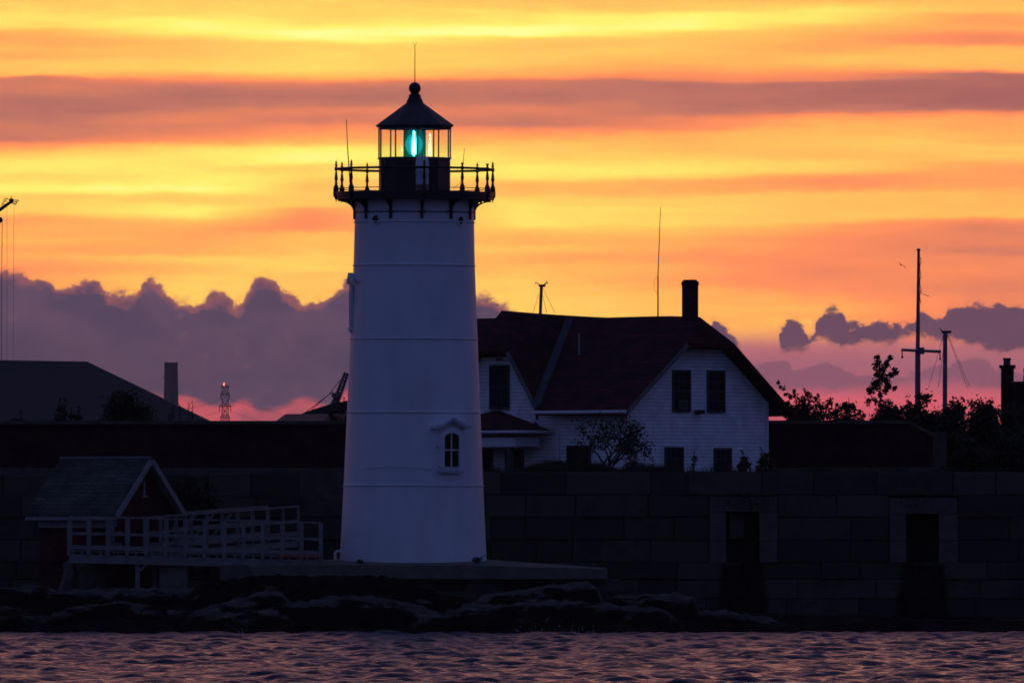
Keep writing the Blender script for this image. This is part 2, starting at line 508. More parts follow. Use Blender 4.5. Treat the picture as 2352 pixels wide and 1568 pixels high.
def tag(o, label=None, cat=None, group=None, kind=None):
    for k, v in (('label', label), ('category', cat), ('group', group), ('kind', kind)):
        if v:
            o[k] = v
    return o


def thing(name, label, cat, loc, group=None, rot=None):
    o = bpy.data.objects.new(name, None)
    o.empty_display_size = .3
    COL.objects.link(o)
    o.location = loc
    if rot:
        o.rotation_euler = rot
    ORG[o.name] = Vector(loc)
    return tag(o, label, cat, group)


class MB:
    def __init__(s, mx=None):
        s.v, s.f, s.tone, s.mx = [], [], [], mx
        s.cur = .5

    def add(s, vs, fs):
        n = len(s.v)
        if s.mx is not None:
            vs = [s.mx @ Vector(p) for p in vs]
        s.v += [tuple(p) for p in vs]
        s.f += [tuple(i + n for i in f) for f in fs]
        s.tone += [s.cur] * len(fs)
        return s

    def box(s, x0, x1, y0, y1, z0, z1, j=0.0):
        q = lambda: random.uniform(-j, j) if j else 0
        vs = [(x + q(), y + q(), z + q()) for z in (z0, z1) for x, y in ((x0, y0), (x1, y0), (x1, y1), (x0, y1))]
        return s.add(vs, [(0, 3, 2, 1), (4, 5, 6, 7), (0, 1, 5, 4), (1, 2, 6, 5), (2, 3, 7, 6), (3, 0, 4, 7)])

    def bar(s, a, b, w, h=None, up=(0, 0, 1)):
        """square bar from a to b"""
        a, b = Vector(a), Vector(b)
        h = h or w
        d = (b - a).normalized()
        u = Vector(up)
        if abs(d.dot(u)) > .99:
            u = Vector((0, 1, 0))
        r = d.cross(u).normalized() * w / 2
        u = r.cross(d).normalized() * h / 2
        vs = [a - r - u, a + r - u, a + r + u, a - r + u, b - r - u, b + r - u, b + r + u, b - r + u]
        return s.add(vs, [(0, 1, 2, 3), (7, 6, 5, 4), (0, 4, 5, 1), (1, 5, 6, 2), (2, 6, 7, 3), (3, 7, 4, 0)])

    def tube(s, pts, rad, n=8, caps=True):
        pts = [Vector(p) for p in pts]
        if not isinstance(rad, (list, tuple)):
            rad = [rad] * len(pts)
        rings, ref = [], Vector((0, 1, 0))
        for i, p in enumerate(pts):
            d = (pts[min(i + 1, len(pts) - 1)] - pts[max(i - 1, 0)]).normalized()
            rr = ref if abs(d.dot(ref)) < .95 else Vector((1, 0, 0))
            u = d.cross(rr).normalized()
            w = u.cross(d).normalized()
            rings.append([p + (u * math.cos(k * 2 * math.pi / n) + w * math.sin(k * 2 * math.pi / n)) * rad[i] for k in range(n)])
        vs = [p for r_ in rings for p in r_]
        fs = [(i * n + k, i * n + (k + 1) % n, (i + 1) * n + (k + 1) % n, (i + 1) * n + k) for i in range(len(pts) - 1) for k in range(n)]
        if caps:
            fs += [tuple(range(n))[::-1], tuple(range((len(pts) - 1) * n, len(pts) * n))]
        return s.add(vs, fs)

    def lathe(s, prof, n=48, c=(0, 0, 0), a0=0.0, caps=True):
        """prof: (r, z) bottom to top, about a vertical axis through c"""
        vs = [(c[0] + r_ * math.sin(a0 + k * 2 * math.pi / n), c[1] - r_ * math.cos(a0 + k * 2 * math.pi / n), c[2] + z) for r_, z in prof for k in range(n)]
        m = len(prof)
        fs = [(i * n + k, i * n + (k + 1) % n, (i + 1) * n + (k + 1) % n, (i + 1) * n + k) for i in range(m - 1) for k in range(n)]
        if caps:
            fs += [tuple(range(n))[::-1], tuple(range((m - 1) * n, m * n))]
        return s.add(vs, fs)

    def prism(s, pts, ext):
        """planar polygon pts extruded by the vector ext"""
        pts = [Vector(p) for p in pts]
        e = Vector(ext)
        n = len(pts)
        vs = pts + [p + e for p in pts]
        fs = [tuple(range(n)), tuple(range(2 * n - 1, n - 1, -1))] + [(i, i + n, (i + 1) % n + n, (i + 1) % n) for i in range(n)]
        return s.add(vs, fs)

    def build(s, name, m, parent=None, smooth=False, tone=False):
        me = bpy.data.meshes.new(name)
        o0 = ORG[parent.name] if parent is not None else Vector((0, 0, 0))
        me.from_pydata([(p[0] - o0.x, p[1] - o0.y, p[2] - o0.z) for p in s.v], [], s.f)
        me.materials.append(m)
        if tone:
            a = me.attributes.new('tone', 'FLOAT', 'FACE')
            a.data.foreach_set('value', s.tone)
        if smooth:
            me.polygons.foreach_set('use_smooth', [True] * len(me.polygons))
            me.update()
            try:
                me.set_sharp_from_angle(angle=R(38))
            except Exception:
                pass
        else:
            me.update()
        o = bpy.data.objects.new(name, me)
        COL.objects.link(o)
        if parent is not None:
            o.parent = parent
        ORG[o.name] = o0
        return o


def struct(o):
    o['kind'] = 'structure'
    return o


# ------------------------------------------------------------------ water: real waves on a graded grid
def coords(dense0, dense1, step, far0, far1):
    a = list(np.arange(dense0, dense1 + 1e-6, step))
    s, x = step, dense1
    while x < far1:
        s *= 1.5
        x = min(far1, x + s)
        a.append(x)
    s, x = step, dense0
    while x > far0:
        s *= 1.5
        x = max(far0, x - s)
        a.insert(0, x)
    return np.array(a)


def make_water():
    xs = coords(-25, 25, .05, -6000, 6000)
    ys = coords(-146, -6.5, .085, -900, 9)
    X, Y = np.meshgrid(xs, ys)
    rs = np.random.RandomState(3)
    Z = np.zeros_like(X)
    DX = np.zeros_like(X)
    DY = np.zeros_like(X)
    taper = np.clip((27.5 - np.abs(X)) / 3, 0, 1) * np.clip((Y + 154) / 8, 0, 1) * np.clip((-7 - Y) / 4, .15, 1)
    for i in range(70):
        lam = 0.22 * (2.6 / 0.22) ** (rs.rand() ** .95)
        th = rs.normal(-1.25, .62)                 # travel direction, mostly along the shore-normal
        k = 2 * math.pi / lam
        kx, ky = k * math.cos(th), k * math.sin(th)
        amp = .0053 * lam ** .95
        ph = rs.rand() * 6.283
        p = kx * X + ky * Y + ph
        g = .62 + 1.0 * (np.sin(X * .31 + Y * .07 + i) * np.sin(Y * .13 + X * .08 + i * 2.1))
        a = amp * g
        Z += a * np.sin(p)
        DX -= a * .75 * math.cos(th) * np.cos(p)
        DY -= a * .75 * math.sin(th) * np.cos(p)
    zs_ = Z.std()
    Z = Z + .6 * zs_ * np.clip(Z / zs_ - 1.1, 0, 2.0) ** 1.3
    Z -= .1 * zs_
    Z *= taper
    P = np.stack([X + DX * taper, Y + DY * taper, Z], -1).reshape(-1, 3)
    ny, nx = X.shape
    idx = np.arange(nx * ny).reshape(ny, nx)
    F = np.stack([idx[:-1, :-1], idx[:-1, 1:], idx[1:, 1:], idx[1:, :-1]], -1).reshape(-1, 4)
    me = bpy.data.meshes.new('water')
    me.vertices.add(len(P))
    me.vertices.foreach_set('co', P.astype(np.float32).ravel())
    me.loops.add(F.size)
    me.loops.foreach_set('vertex_index', F.ravel().astype(np.int32))
    me.polygons.add(len(F))
    me.polygons.foreach_set('loop_start', (np.arange(len(F)) * 4).astype(np.int32))
    me.polygons.foreach_set('use_smooth', np.ones(len(F), bool))
    me.update(calc_edges=True)
    m = bpy.data.materials.new('sea_water')
    m.use_nodes = True
    t = m.node_tree
    b = t.nodes['Principled BSDF']
    b.inputs['Base Color'].default_value = (.016, .014, .022, 1)
    b.inputs['Roughness'].default_value = .2
    b.inputs['IOR'].default_value = 1.333
    b.inputs['Specular IOR Level'].default_value = .5
    c = t.nodes.new('ShaderNodeTexCoord')
    bn = t.nodes.new('ShaderNodeBump')
    bn.inputs['Distance'].default_value = .06
    bn.inputs['Strength'].default_value = 1
    h = noisef(t, c.outputs['Object'], 4.0, 6, .7)
    t.links.new(h.s, bn.inputs['Height'])
    t.links.new(bn.outputs[0], b.inputs['Normal'])
    me.materials.append(m)
    o = bpy.data.objects.new('water', me)
    COL.objects.link(o)
    return struct(o)


make_water()

# ------------------------------------------------------------------ ground behind the sea wall, one sheet to the horizon
g = MB()
gx = [-7000, -400, -60, 60, 400, 7000]
gy = [13.2, 60, 400, 2500, 6500]
gz = [3.85, 3.85, 2.6, 1.2, .5]
vs = [(x, y, z) for y, z in zip(gy, gz) for x in gx]
fs = [(j * 6 + i, j * 6 + i + 1, (j + 1) * 6 + i + 1, (j + 1) * 6 + i) for j in range(4) for i in range(5)]
g.add(vs, fs)
g.add([(-7000, 13.2, 3.85), (7000, 13.2, 3.85), (7000, 13.2, -2), (-7000, 13.2, -2)], [(3, 2, 1, 0)])
struct(g.build('ground', M['ground']))


# ------------------------------------------------------------------ shore rocks: layered ledges
def pxof(x, Y):
    return x / (K0 * (Y + 400)) + 1176


def make_rocks():
    xs = np.arange(-27, 27.01, .085)
    ys = np.arange(-14, 13.4, .11)
    crest_px = [-900, 0, 310, 450, 600, 760, 900, 1150, 1390, 1580, 1790, 2050, 2352, 3200]
    crest_z = [1.2, 1.28, 1.32, 1.45, 1.62, 1.75, 1.6, 1.4, 1.32, 1.05, .62, .40, .28, .1]
    shore_px = [-900, 0, 900, 1500, 1800, 2352, 3200]
    shore_y = [-9.9, -9.9, -10.4, -10.6, -8.6, -7.6, -7.0]
    V, ny, nx, TN = [], len(ys), len(xs), []
    def zrow(py, Y):
        return EYE - (py - 1230) * K0 * (Y + 400)
    RIDG = []
    for Y, wd, pale, pl in (
        (-8.2, .9, 1, [(425, 1413), (520, 1386), (610, 1362), (640, 1358), (658, 1368), (672, 1381), (712, 1386), (760, 1374), (810, 1368), (880, 1375), (975, 1395), (1050, 1426)]),
        (-6.0, .8, 1, [(1070, 1385), (1150, 1362), (1220, 1352), (1290, 1342), (1345, 1338), (1385, 1358), (1402, 1388)]),
        (-7.6, .8, .8, [(1000, 1408), (1080, 1394), (1270, 1381), (1400, 1388), (1560, 1406)]),
        (-5.5, .8, .8, [(1380, 1388), (1402, 1370), (1500, 1368), (1560, 1366), (1590, 1372), (1604, 1402), (1700, 1412), (1800, 1426)]),
        (-8.9, .6, .55, [(400, 1442), (470, 1418), (560, 1407), (620, 1404), (700, 1430)]),
        (-4.6, .7, .8, [(-200, 1352), (0, 1352), (90, 1346), (160, 1357), (310, 1352), (450, 1354), (530, 1338), (570, 1346)]),
        (-8.0, .8, .6, [(-90, 1410), (-30, 1398), (20, 1395), (60, 1402), (84, 1432)]),
        (-7.0, .8, .5, [(100, 1420), (200, 1392), (300, 1385), (380, 1398), (420, 1425)]),
        (-9.2, .7, .4, [(900, 1450), (980, 1428), (1100, 1422), (1300, 1430), (1420, 1446)]),
        (-5.2, 1.2, -.4, [(400, 1402), (450, 1352), (540, 1330), (640, 1324), (900, 1327), (1010, 1366), (1100, 1384)])):
        RIDG.append((Y, wd, pale, [q[0] for q in pl], [zrow(q[1], Y) for q in pl]))
    for y in ys:
        for x in xs:
            p = pxof(x, -4)
            H = np.interp(p, crest_px, crest_z)
            S = np.interp(p, shore_px, shore_y)
            u = (y - S) / 7.5
            base = H * (1 - (1 - min(max(u, 0), 1)) ** 1.6) if u > 0 else u * 3.0
            # tilted beds
            q = Vector((x * .28 + y * .10, y * .42, 0))
            n1 = mnoise.fractal(q, 1.0, 2.0, 4)
            q2 = Vector((x * .9 + y * .5, y * 1.1 - x * .2, 3))
            n2 = mnoise.noise(q2)
            rdg = 1 - abs(mnoise.noise(Vector((x * .33 - y * .25 + 9, y * .55 + x * .12, 5)))) * 2.2
            z = base + n1 * .36 + n2 * .12 + rdg * .26 - .22
            stp = .16
            z = base * .72 + n1 * .22 + n2 * .08 + rdg * .14 - .12
            zz = (z + x * .035) / stp
            fl = math.floor(zz)
            z = (fl + (zz - fl) ** 3.2) * stp - x * .035
            tone = .12 + .8 * mnoise.fractal(Vector((x * .5, y * .5, 20)), 1, 2, 3)
            for (Yc, wd, pale, pxs_, zs_) in RIDG:
                if pxs_[0] < p < pxs_[-1]:
                    crest = float(np.interp(p, pxs_, zs_))
                    endf = min(1, (p - pxs_[0]) / 30, (pxs_[-1] - p) / 30)
                    rough_ = .07 * (1 - 2 * abs(mnoise.noise(Vector((x * 1.9, y * 1.6, Yc))))) + .05 * mnoise.noise(Vector((x * 4.3, y * 3, Yc))) + .035 * mnoise.noise(Vector((x * 9, y * 6, Yc)))
                    dy_ = y - Yc - .5 * mnoise.noise(Vector((x * .45, 0, Yc)))
                    d2 = abs(dy_) / wd
                    drop = (max(0, d2 - .12) ** 1.25) * (.85 if dy_ < 0 else .55)
                    # beds break the face into steps
                    st_ = .11 + .03 * mnoise.noise(Vector((x * .7, Yc, 2)))
                    dz = drop / st_
                    f_ = math.floor(dz)
                    drop = (f_ + min(1, (dz - f_) * 2.2)) * st_
                    zn = crest * (.4 + .6 * endf) + rough_ - drop
                    if zn > z:
                        z = zn
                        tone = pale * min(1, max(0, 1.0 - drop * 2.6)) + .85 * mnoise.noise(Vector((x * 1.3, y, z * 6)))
            z += mnoise.noise(Vector((x * 3.1, y * 3.1, 1))) * .045
            if u < 0:
                z = min(z, u * .8 + .05 * n2)
            amp = .35 if u < 1 else .35 * max(.3, 1 - (u - 1))
            V.append((x, y, z))
            TN.append(tone)
    # keep rocks under the tower platform
    F = [(j * nx + i, j * nx + i + 1, (j + 1) * nx + i + 1, (j + 1) * nx + i) for j in range(ny - 1) for i in range(nx - 1)]
    out = []
    for (x, y, z) in V:
        p = pxof(x, y)
        if 560 < p < 1400 and y > -4.5:
            z = min(z, 1.55)
        if y > -3.0:
            z = min(z, 1.75)
        out.append((x, y, z))
    b = MB()
    b.v, b.f, b.tone = out, F, [.5] * len(F)
    o = b.build('rocks', M['rock'])
    at_ = o.data.attributes.new('crest', 'FLOAT', 'POINT')
    at_.data.foreach_set('value', np.array(TN, np.float32))
    struct(o)


make_rocks()

# foam where the swell meets the rocks
fb = MB()
for i in range(90):
    px = random.choice([random.gauss(1318, 7), random.gauss(1352, 12), random.gauss(1290, 26), random.gauss(1210, 20), random.gauss(555, 9)])
    Yf = random.uniform(-11.3, -10.6)
    p = at(px, 1230, Yf)
    s_ = random.uniform(.008, .028)
    s_ *= .8
    fb.lathe([(s_ * .2, 0), (s_, s_ * .5), (s_ * .7, s_ * 1.2), (.002, s_ * 1.5)], 6, (p.x, p.y, abs(random.gauss(0, .09)) + .02))
tag(fb.build('sea_foam', M['foam']), 'pale foam where small waves break on the dark shore rocks', 'foam', None, 'stuff')

# ------------------------------------------------------------------ concrete platform
pf = MB()
a = at(570, 1300, -3.6); b_ = at(1395, 1307, -3.6); c_ = at(1000, 1297.5, -3.6)
zb = at(900, 1329, -3.6).z
mid = at(780, 1298, -3.6)
def slab(pts, zbot):
    n = len(pts)
    vs = pts + [(p[0], p[1], zbot) for p in pts]
    return vs, [tuple(range(n)), tuple(range(2 * n - 1, n - 1, -1))] + [(i, i + n, (i + 1) % n + n, (i + 1) % n) for i in range(n)]
zt = 2.215
P1 = [(a.x, -3.6, a.z), (mid.x, -3.6, mid.z + .02), (mid.x, 0, zt), (a.x, 0, a.z + .06)]
P2 = [(mid.x, -3.6, mid.z + .02), (c_.x + 1.2, -3.6, 2.04), (c_.x + 1.2, 0, zt), (mid.x, 0, zt)]
P3 = [(c_.x + 1.2, -3.6, 2.04), (b_.x, -3.6, b_.z), (b_.x, 0, b_.z + .02), (c_.x + 1.2, 0, zt)]
P4 = [(a.x, 0, a.z + .06), (mid.x, 0, zt), (mid.x, 12, zt), (a.x, 12, a.z + .06)]
P5 = [(mid.x, 0, zt), (c_.x + 1.2, 0, zt), (c_.x + 1.2, 12, zt), (mid.x, 12, zt)]
P6 = [(c_.x + 1.2, 0, zt), (b_.x, 0, b_.z + .02), (b_.x, 12, b_.z + .02), (c_.x + 1.2, 12, zt)]
plat = thing('tower_platform', 'long low concrete platform under the white lighthouse, above the shore rocks', 'platform', (mid.x, 0, zb))
allP = [P1, P2, P3]
bm_ = MB()
verts = []
front = [P1[0], P2[0], P3[0], P3[1]]
midr = [P1[3], P2[3], P3[3], P3[2]]
backr = [P4[3], P5[3], P6[3], P6[2]]
rows = [front, midr, backr]
vv = [p for r_ in rows for p in r_] + [(p[0], p[1], zb) for r_ in rows for p in r_]
ff = [(j * 4 + i, j * 4 + i + 1, (j + 1) * 4 + i + 1, (j + 1) * 4 + i) for j in range(2) for i in range(3)]
ff += [(i, i + 12, i + 13, i + 1) for i in range(3)]
ff += [(0, 4, 16, 12), (4, 8, 20, 16), (3, 15, 19, 7), (7, 19, 23, 11)]
ff += [(12, 16, 17, 13), (13, 17, 18, 14), (14, 18, 19, 15)]
bm_.add(vv, ff)
bm_.build('slab', M['concrete'], plat)
e = MB()
p0 = at(505, 1297, -4.0); p1 = at(570, 1331, -4.0)
e.box(p0.x, p1.x - .01, -4.0, -1.0, p1.z, p0.z)
e.build('end_block', M['granite_pale'], plat)
fo = MB()
for i in range(9):
    x0 = a.x + .8 + i * 1.17
    for j, (z0, z1) in enumerate(((1.25, zb - .01), (.7, 1.24))):
        fo.cur = random.random()
        fo.box(x0 + j * .3, x0 + j * .3 + 1.15, -3.3, -2.2, z0, z1, .015)
fo.build('foundation_stones', M['granite'], plat, tone=True)

# ------------------------------------------------------------------ lighthouse
base = at(949, 1284, 0)
k = 0.01335
LH = thing('lighthouse', 'tall white round lighthouse with black gallery and a lit green lantern, on the concrete platform', 'lighthouse', base, rot=(0, R(.2), 0))
BX, BZ = base.x, base.z
bz = lambda y: BZ + (1284 - y) * k     # height of a photo row on the tower axis
def tr(y):                              # tower radius at a photo row
    return np.interp(y, [445, 510, 610, 779, 947, 1115, 1284], [1.825, 1.83, 1.86, 1.952, 2.045, 2.14, 2.25])
tb = MB()
prof = [(2.25, -.25)] + [(float(tr(y)), (1284 - y) * k) for y in (1284, 1200, 1116, 1030, 948, 860, 780, 700, 611, 560, 511, 480, 450)]
tb.lathe(prof, 96, base)
tower = tb.build('tower', M['white_iron'], LH, smooth=True)
for y in (1115, 947, 779, 610, 511):
    rb = MB()
    r0 = float(tr(y))
    rb.lathe([(r0 - .02, -.016), (r0 + .030, -.016), (r0 + .036, .0), (r0 + .030, .014), (r0 - .02, .028)], 96, (base.x, base.y, bz(y)), caps=False)
    o = rb.build('ring_seam', M['white_iron'], LH, smooth=False)
# faint cable round the lower drum
cb = MB()
pts = []
for i in range(25):
    ang = R(-48 + i * 2.6)
    y = 1078 - 6 * math.sin(math.pi * i / 24)
    r0 = float(tr(y)) + .012
    pts.append((BX + r0 * math.sin(ang), -r0 * math.cos(ang), bz(y)))
cb.tube(pts, .011, 6)
cb.build('cable', M['white_iron'], LH)


def on_tower(ang, y):
    """frame on the tower wall: x tangential, y outward, z up"""
    r0 = float(tr(y))
    s, c = math.sin(ang), math.cos(ang)
    m = Matrix(((c, s, 0, BX + r0 * s), (s, -c, 0, -r0 * c), (0, 0, 1, bz(y)), (0, 0, 0, 1)))
    return m


def arch(w, h, n=12, top=None):
    """outline with a segmental head: width w, total height h, foot at z=0"""
    rise = top if top is not None else w * .32
    pts = [(-w / 2, 0), (w / 2, 0), (w / 2, h - rise)]
    for i in range(1, n):
        a_ = math.pi * i / n
        pts.append((w / 2 * math.cos(a_), h - rise + rise * math.sin(a_)))
    pts.append((-w / 2, h - rise))
    return pts


def tower_window(ang, ysill, h, w, parent, ys=1.0):
    mx = on_tower(ang, ysill) @ Matrix.Diagonal((1, ys, 1, 1))
    r_ = MB(mx)
    # surround as an arched band
    outer, inner = arch(w + .30, h + .17, 12, .30), arch(w, h, 12, .15)
    n = len(outer)
    yo, yi = .115, -.1
    vs = [(x, yo, z - .02) for x, z in outer] + [(x, yo, z) for x, z in inner] + [(x, yi, z - .02) for x, z in outer] + [(x, yi, z) for x, z in inner]
    fs = []
    for i in range(n):
        j = (i + 1) % n
        fs += [(i, j, n + j, n + i), (i, 2 * n + i, 2 * n + j, j), (n + i, n + j, 3 * n + j, 3 * n + i)]
    r_.add(vs, fs)
    win = r_.build('window', M['white_iron'], parent)
    p = MB(mx)
    p.prism([(x, .055, z) for x, z in arch(w + .02, h + .01, 12, .16)], (0, -.02, 0))
    p.build('pane', M['dark_glass'], win)
    s = MB(mx)
    s.box(-.018, .018, .05, .085, .01, h - .01)
    s.box(-w / 2, w / 2, .05, .09, h * .48, h * .48 + .04)
    s.build('sash', M['white_trim'], win)
    q = MB(mx)
    q.box(-w / 2 - .16, w / 2 + .16, -.12, .19, -.13, -.04)
    q.box(-w / 2 - .12, w / 2 + .12, -.12, .15, -.19, -.13)
    q.build('sill', M['white_iron'], win)
    hd = MB(mx)
    W2, zc = .64, h + .14
    prof_ = [(-W2, zc), (-W2 + .22, zc + .015), (0, zc + .24), (W2 - .22, zc + .015), (W2, zc)]
    up = [(x, z + .10) for x, z in prof_]
    vs = [(x, .20, z) for x, z in prof_] + [(x, .24, z) for x, z in up] + [(x, -.15, z) for x, z in prof_] + [(x, -.15, z) for x, z in up]
    n = 5
    fs = []
    for i in range(4):
        fs += [(i, i + 1, n + i + 1, n + i), (n + i, n + i + 1, 3 * n + i + 1, 3 * n + i), (i + 1, i, 2 * n + i, 2 * n + i + 1)]
    fs += [(0, n, 3 * n, 2 * n), (n - 1, 2 * n + n - 1, 3 * n + n - 1, 2 * n - 1)]
    hd.add(vs, fs)
    for sg in (-1, 1):
        x0 = sg * (w / 2 + .17)
        hd.box(x0 - .045, x0 + .045, -.1, .13, h - .36, h - .24)
        hd.box(x0 - .03, x0 + .03, -.1, .11, h - .42, h - .36)
    hd.build('hood', M['white_iron'], win)
    return win


tower_window(R(32.3), 1072, 1.03, .53, LH)
tower_window(R(-85), 750, 1.16, .26, LH, .42)
for ang, y in ((R(-39), 507), (R(50), 508)):
    mx = on_tower(ang, y)
    r_ = MB(mx)
    n = 28
    ro, ri = .185, .125
    vs, fs = [], []
    for rr, yy in ((ro, -.06), (ro, .05), (ri, .05), (ri, -.03)):
        vs += [(rr * math.cos(i * 2 * math.pi / n), yy, rr * math.sin(i * 2 * math.pi / n)) for i in range(n)]
    for q_ in range(3):
        fs += [(q_ * n + i, q_ * n + (i + 1) % n, (q_ + 1) * n + (i + 1) % n, (q_ + 1) * n + i) for i in range(n)]
    r_.add(vs, fs)
    w_ = r_.build('porthole', M['white_iron'], LH)
    p = MB(mx)
    p.prism([(ri * 1.02 * math.cos(i * 2 * math.pi / n), .008, ri * 1.02 * math.sin(i * 2 * math.pi / n)) for i in range(n)], (0, -.02, 0))
    p.build('pane', M['dark_glass'], w_)

# upper band with clips, gallery deck
gd = MB()
gd.lathe([(1.80, bz(490)), (1.855, bz(490)), (1.855, bz(487.5)), (1.80, bz(487.5))], 96, (BX, 0, 0), caps=False)
gd.build('clip_band', M['black_iron'], LH)
NPOST = 12
PA = [R(7.5 + 30 * i) for i in range(NPOST)]
dk = MB()
GR = 2.44
dk.lathe([(1.80, bz(462)), (2.30, bz(459)), (GR - .03, bz(459)), (GR - .03, bz(453)), (GR, bz(452)), (GR, bz(446)), (GR + .02, bz(445.5)), (GR + .02, bz(442)), (1.0, bz(441))], 60, (BX, 0, 0))
deck = dk.build('gallery_deck', M['black_iron'], LH)
# bracket: pierced plate
def bracket(ang):
    s, c = math.sin(ang), math.cos(ang)
    mx = Matrix(((c, s, 0, BX), (s, -c, 0, 0), (0, 0, 1, 0), (0, 0, 0, 1)))
    b = MB(mx)
    r0 = 1.82
    zt_, zw, zl = bz(459), bz(486), bz(505)
    outer = []
    for i in range(11):
        t_ = i / 10 * math.pi / 2
        outer.append((r0 + .07 + (2.36 - r0 - .07) * (1 - math.cos(t_)), zw + (zt_ - .06 - zw) * math.sin(t_)))
    poly = [(r0 - .03, zl), (r0 + .07, zl)] + outer + [(2.36, zt_), (r0 - .03, zt_)]
    # ring with holes: build as plates above and below pierced circles by strips
    b.prism([(-.04, r_, z) for r_, z in poly[:2] + [outer[0], (r0 - .03, zw)]], (.08, 0, 0))
    inner_hole = []
    for i in range(10):
        r1, z1 = outer[i]
        r2, z2 = outer[i + 1]
        top1 = zt_
        if i in (4, 6):
            # slot near the curve
            for lo, hi in ((0, .38), (.72, 1)):
                q = [(r1, z1 + (zt_ - z1) * lo), (r2, z2 + (zt_ - z2) * lo), (r2, z2 + (zt_ - z2) * hi), (r1, z1 + (zt_ - z1) * hi)]
                b.prism([(-.04, r_, z) for r_, z in q], (.08, 0, 0))
        else:
            q = [(r1, z1), (r2, z2), (r2, zt_), (r1, zt_)]
            b.prism([(-.04, r_, z) for r_, z in q], (.08, 0, 0))
    b.box(-.04, .04, r0 - .03, r0 + .07, zw, zt_)
    b.box(-.13, .13, r0 - .02, r0 + .055, bz(491), bz(487))
    return b


def copy_part(o, parent, ang):
    c = o.copy()
    COL.objects.link(c)
    c.parent = parent
    c.rotation_euler = (0, 0, ang)
    ORG[c.name] = ORG[o.name]
    return c


br0 = bracket(0).build('bracket', M['black_iron'], LH)
br0.rotation_euler = (0, 0, PA[0])
for a_ in PA[1:]:
    copy_part(br0, LH, a_)
# baluster, built in front (angle 0) then turned round the axis
bl = MB()
PRr = GR - .02
c0 = (BX, -PRr, 0)
bprof = [(.001, 466), (.018, 463), (.012, 460.5), (.042, 458), (.048, 455), (.085, 452), (.09, 446), (.085, 440), (.083, 432), (.055, 427), (.038, 424.5), (.05, 423), (.032, 421), (.04, 416), (.058, 411), (.042, 407), (.045, 405.5), (.034, 400), (.026, 395), (.034, 393.5), (.05, 391.5), (.055, 389), (.05, 386.5), (.026, 384.5), (.026, 383.8), (.048, 381.3), (.046, 380.3), (.018, 378.8), (.032, 376.8), (.036, 375.2), (.016, 373), (.012, 371), (.002, 368.5)]
bl.lathe([(r_, bz(y)) for r_, y in bprof], 10, (BX, -PRr, 0))
bal = bl.build('baluster', M['black_iron'], LH, smooth=True)
bal.rotation_euler = (0, 0, PA[0])
bl2 = MB()
cut = [q for q in bprof if q[1] >= 384.5] + [(.03, 383), (.035, 381), (.052, 378.5), (.052, 377.5)]
bl2.lathe([(r_, bz(y)) for r_, y in cut], 10, (BX, -PRr, 0))
bal2 = None
for i, a_ in enumerate(PA[1:], 1):
    if i in (1, 2):                      # two posts have lost their finials
        if bal2 is None:
            bal2 = bl2.build('baluster', M['black_iron'], LH, smooth=True)
            bal2.rotation_euler = (0, 0, a_)
            bal2['label'] = 'baluster with its finial missing'
        else:
            copy_part(bal2, LH, a_)
    else:
        copy_part(bal, LH, a_)
for y, rad in ((389, .036), (434, .012), (443.5, .02)):
    rl = MB()
    ring = [(BX + PRr * math.sin(R(7.5 + 30 * i)), -PRr * math.cos(R(7.5 + 30 * i)), bz(y)) for i in range(12)]
    for i in range(12):
        rl.tube([ring[i], ring[(i + 1) % 12]], rad, 8)
    rl.build('handrail' if y == 389 else 'lower_rail', M['black_iron'], LH)

# lantern room
LA = [R(5.2 + 36 * i) for i in range(10)]
LR = 1.125
mu = MB()
mu.lathe([(LR + .02, bz(441)), (LR + .02, bz(438)), (LR, bz(437)), (LR, bz(367)), (LR + .035, bz(366)), (LR + .035, bz(362.5)), (LR - .05, bz(362))], 10, (BX, 0, 0), a0=R(5.2))
mu.build('lantern_base', M['black_iron'], LH)
for i, a_ in enumerate(LA):
    m_ = MB()
    p = (BX + LR * math.sin(a_), -LR * math.cos(a_))
    m_.bar((p[0], p[1], bz(362.5)), (p[0], p[1], bz(291)), .045)
    m_.build('mullion', M['black_iron'], LH)
    a2 = LA[(i + 1) % 10]
    q = (BX + LR * math.sin(a2), -LR * math.cos(a2))
    v1, v2 = Vector((p[0], p[1], 0)), Vector((q[0], q[1], 0))
    d = (v2 - v1)
    v1, v2 = v1 + d * .04, v2 - d * .04
    pn_ = MB()
    pn_.add([(v1.x, v1.y, bz(362.4)), (v2.x, v2.y, bz(362.4)), (v2.x, v2.y, bz(296)), (v1.x, v1.y, bz(296))], [(0, 1, 2, 3)])
    pn_.build('glass_pane', M['pane'], LH)
hf = MB()
hf.lathe([(LR - .03, bz(297)), (LR + .03, bz(297)), (LR + .03, bz(291)), (LR - .03, bz(291))], 10, (BX, 0, 0), a0=R(5.2), caps=False)
hf.build('lantern_head_frame', M['black_iron'], LH)
lr = MB()
lr.lathe([(LR - .02, bz(293.5)), (LR + .07, bz(292)), (LR + .105, bz(289.5)), (LR + .10, bz(288)), (.27, bz(237)), (.27, bz(234))], 10, (BX, 0, 0), a0=R(5.2))
roof = lr.build('lantern_roof', M['lantern_roof'], LH)
vb = MB()
vb.lathe([(.25, bz(237)), (.25, bz(232)), (.235, bz(230.5)), (.19, bz(224)), (.185, bz(218)), (.13, bz(216.5)), (.13, bz(214))] + [(.185 * math.cos(t_), bz(203) + .185 * math.sin(t_)) for t_ in [R(x) for x in range(-44, 90, 12)]] + [(.02, bz(189)), (.012, bz(188))], 28, (BX, 0, 0))
ball = vb.build('vent_ball', M['black_iron'], roof, smooth=True)
rd = MB()
rd.tube([(BX, 0, bz(190)), (BX, 0, bz(106))], [.014, .01], 6)
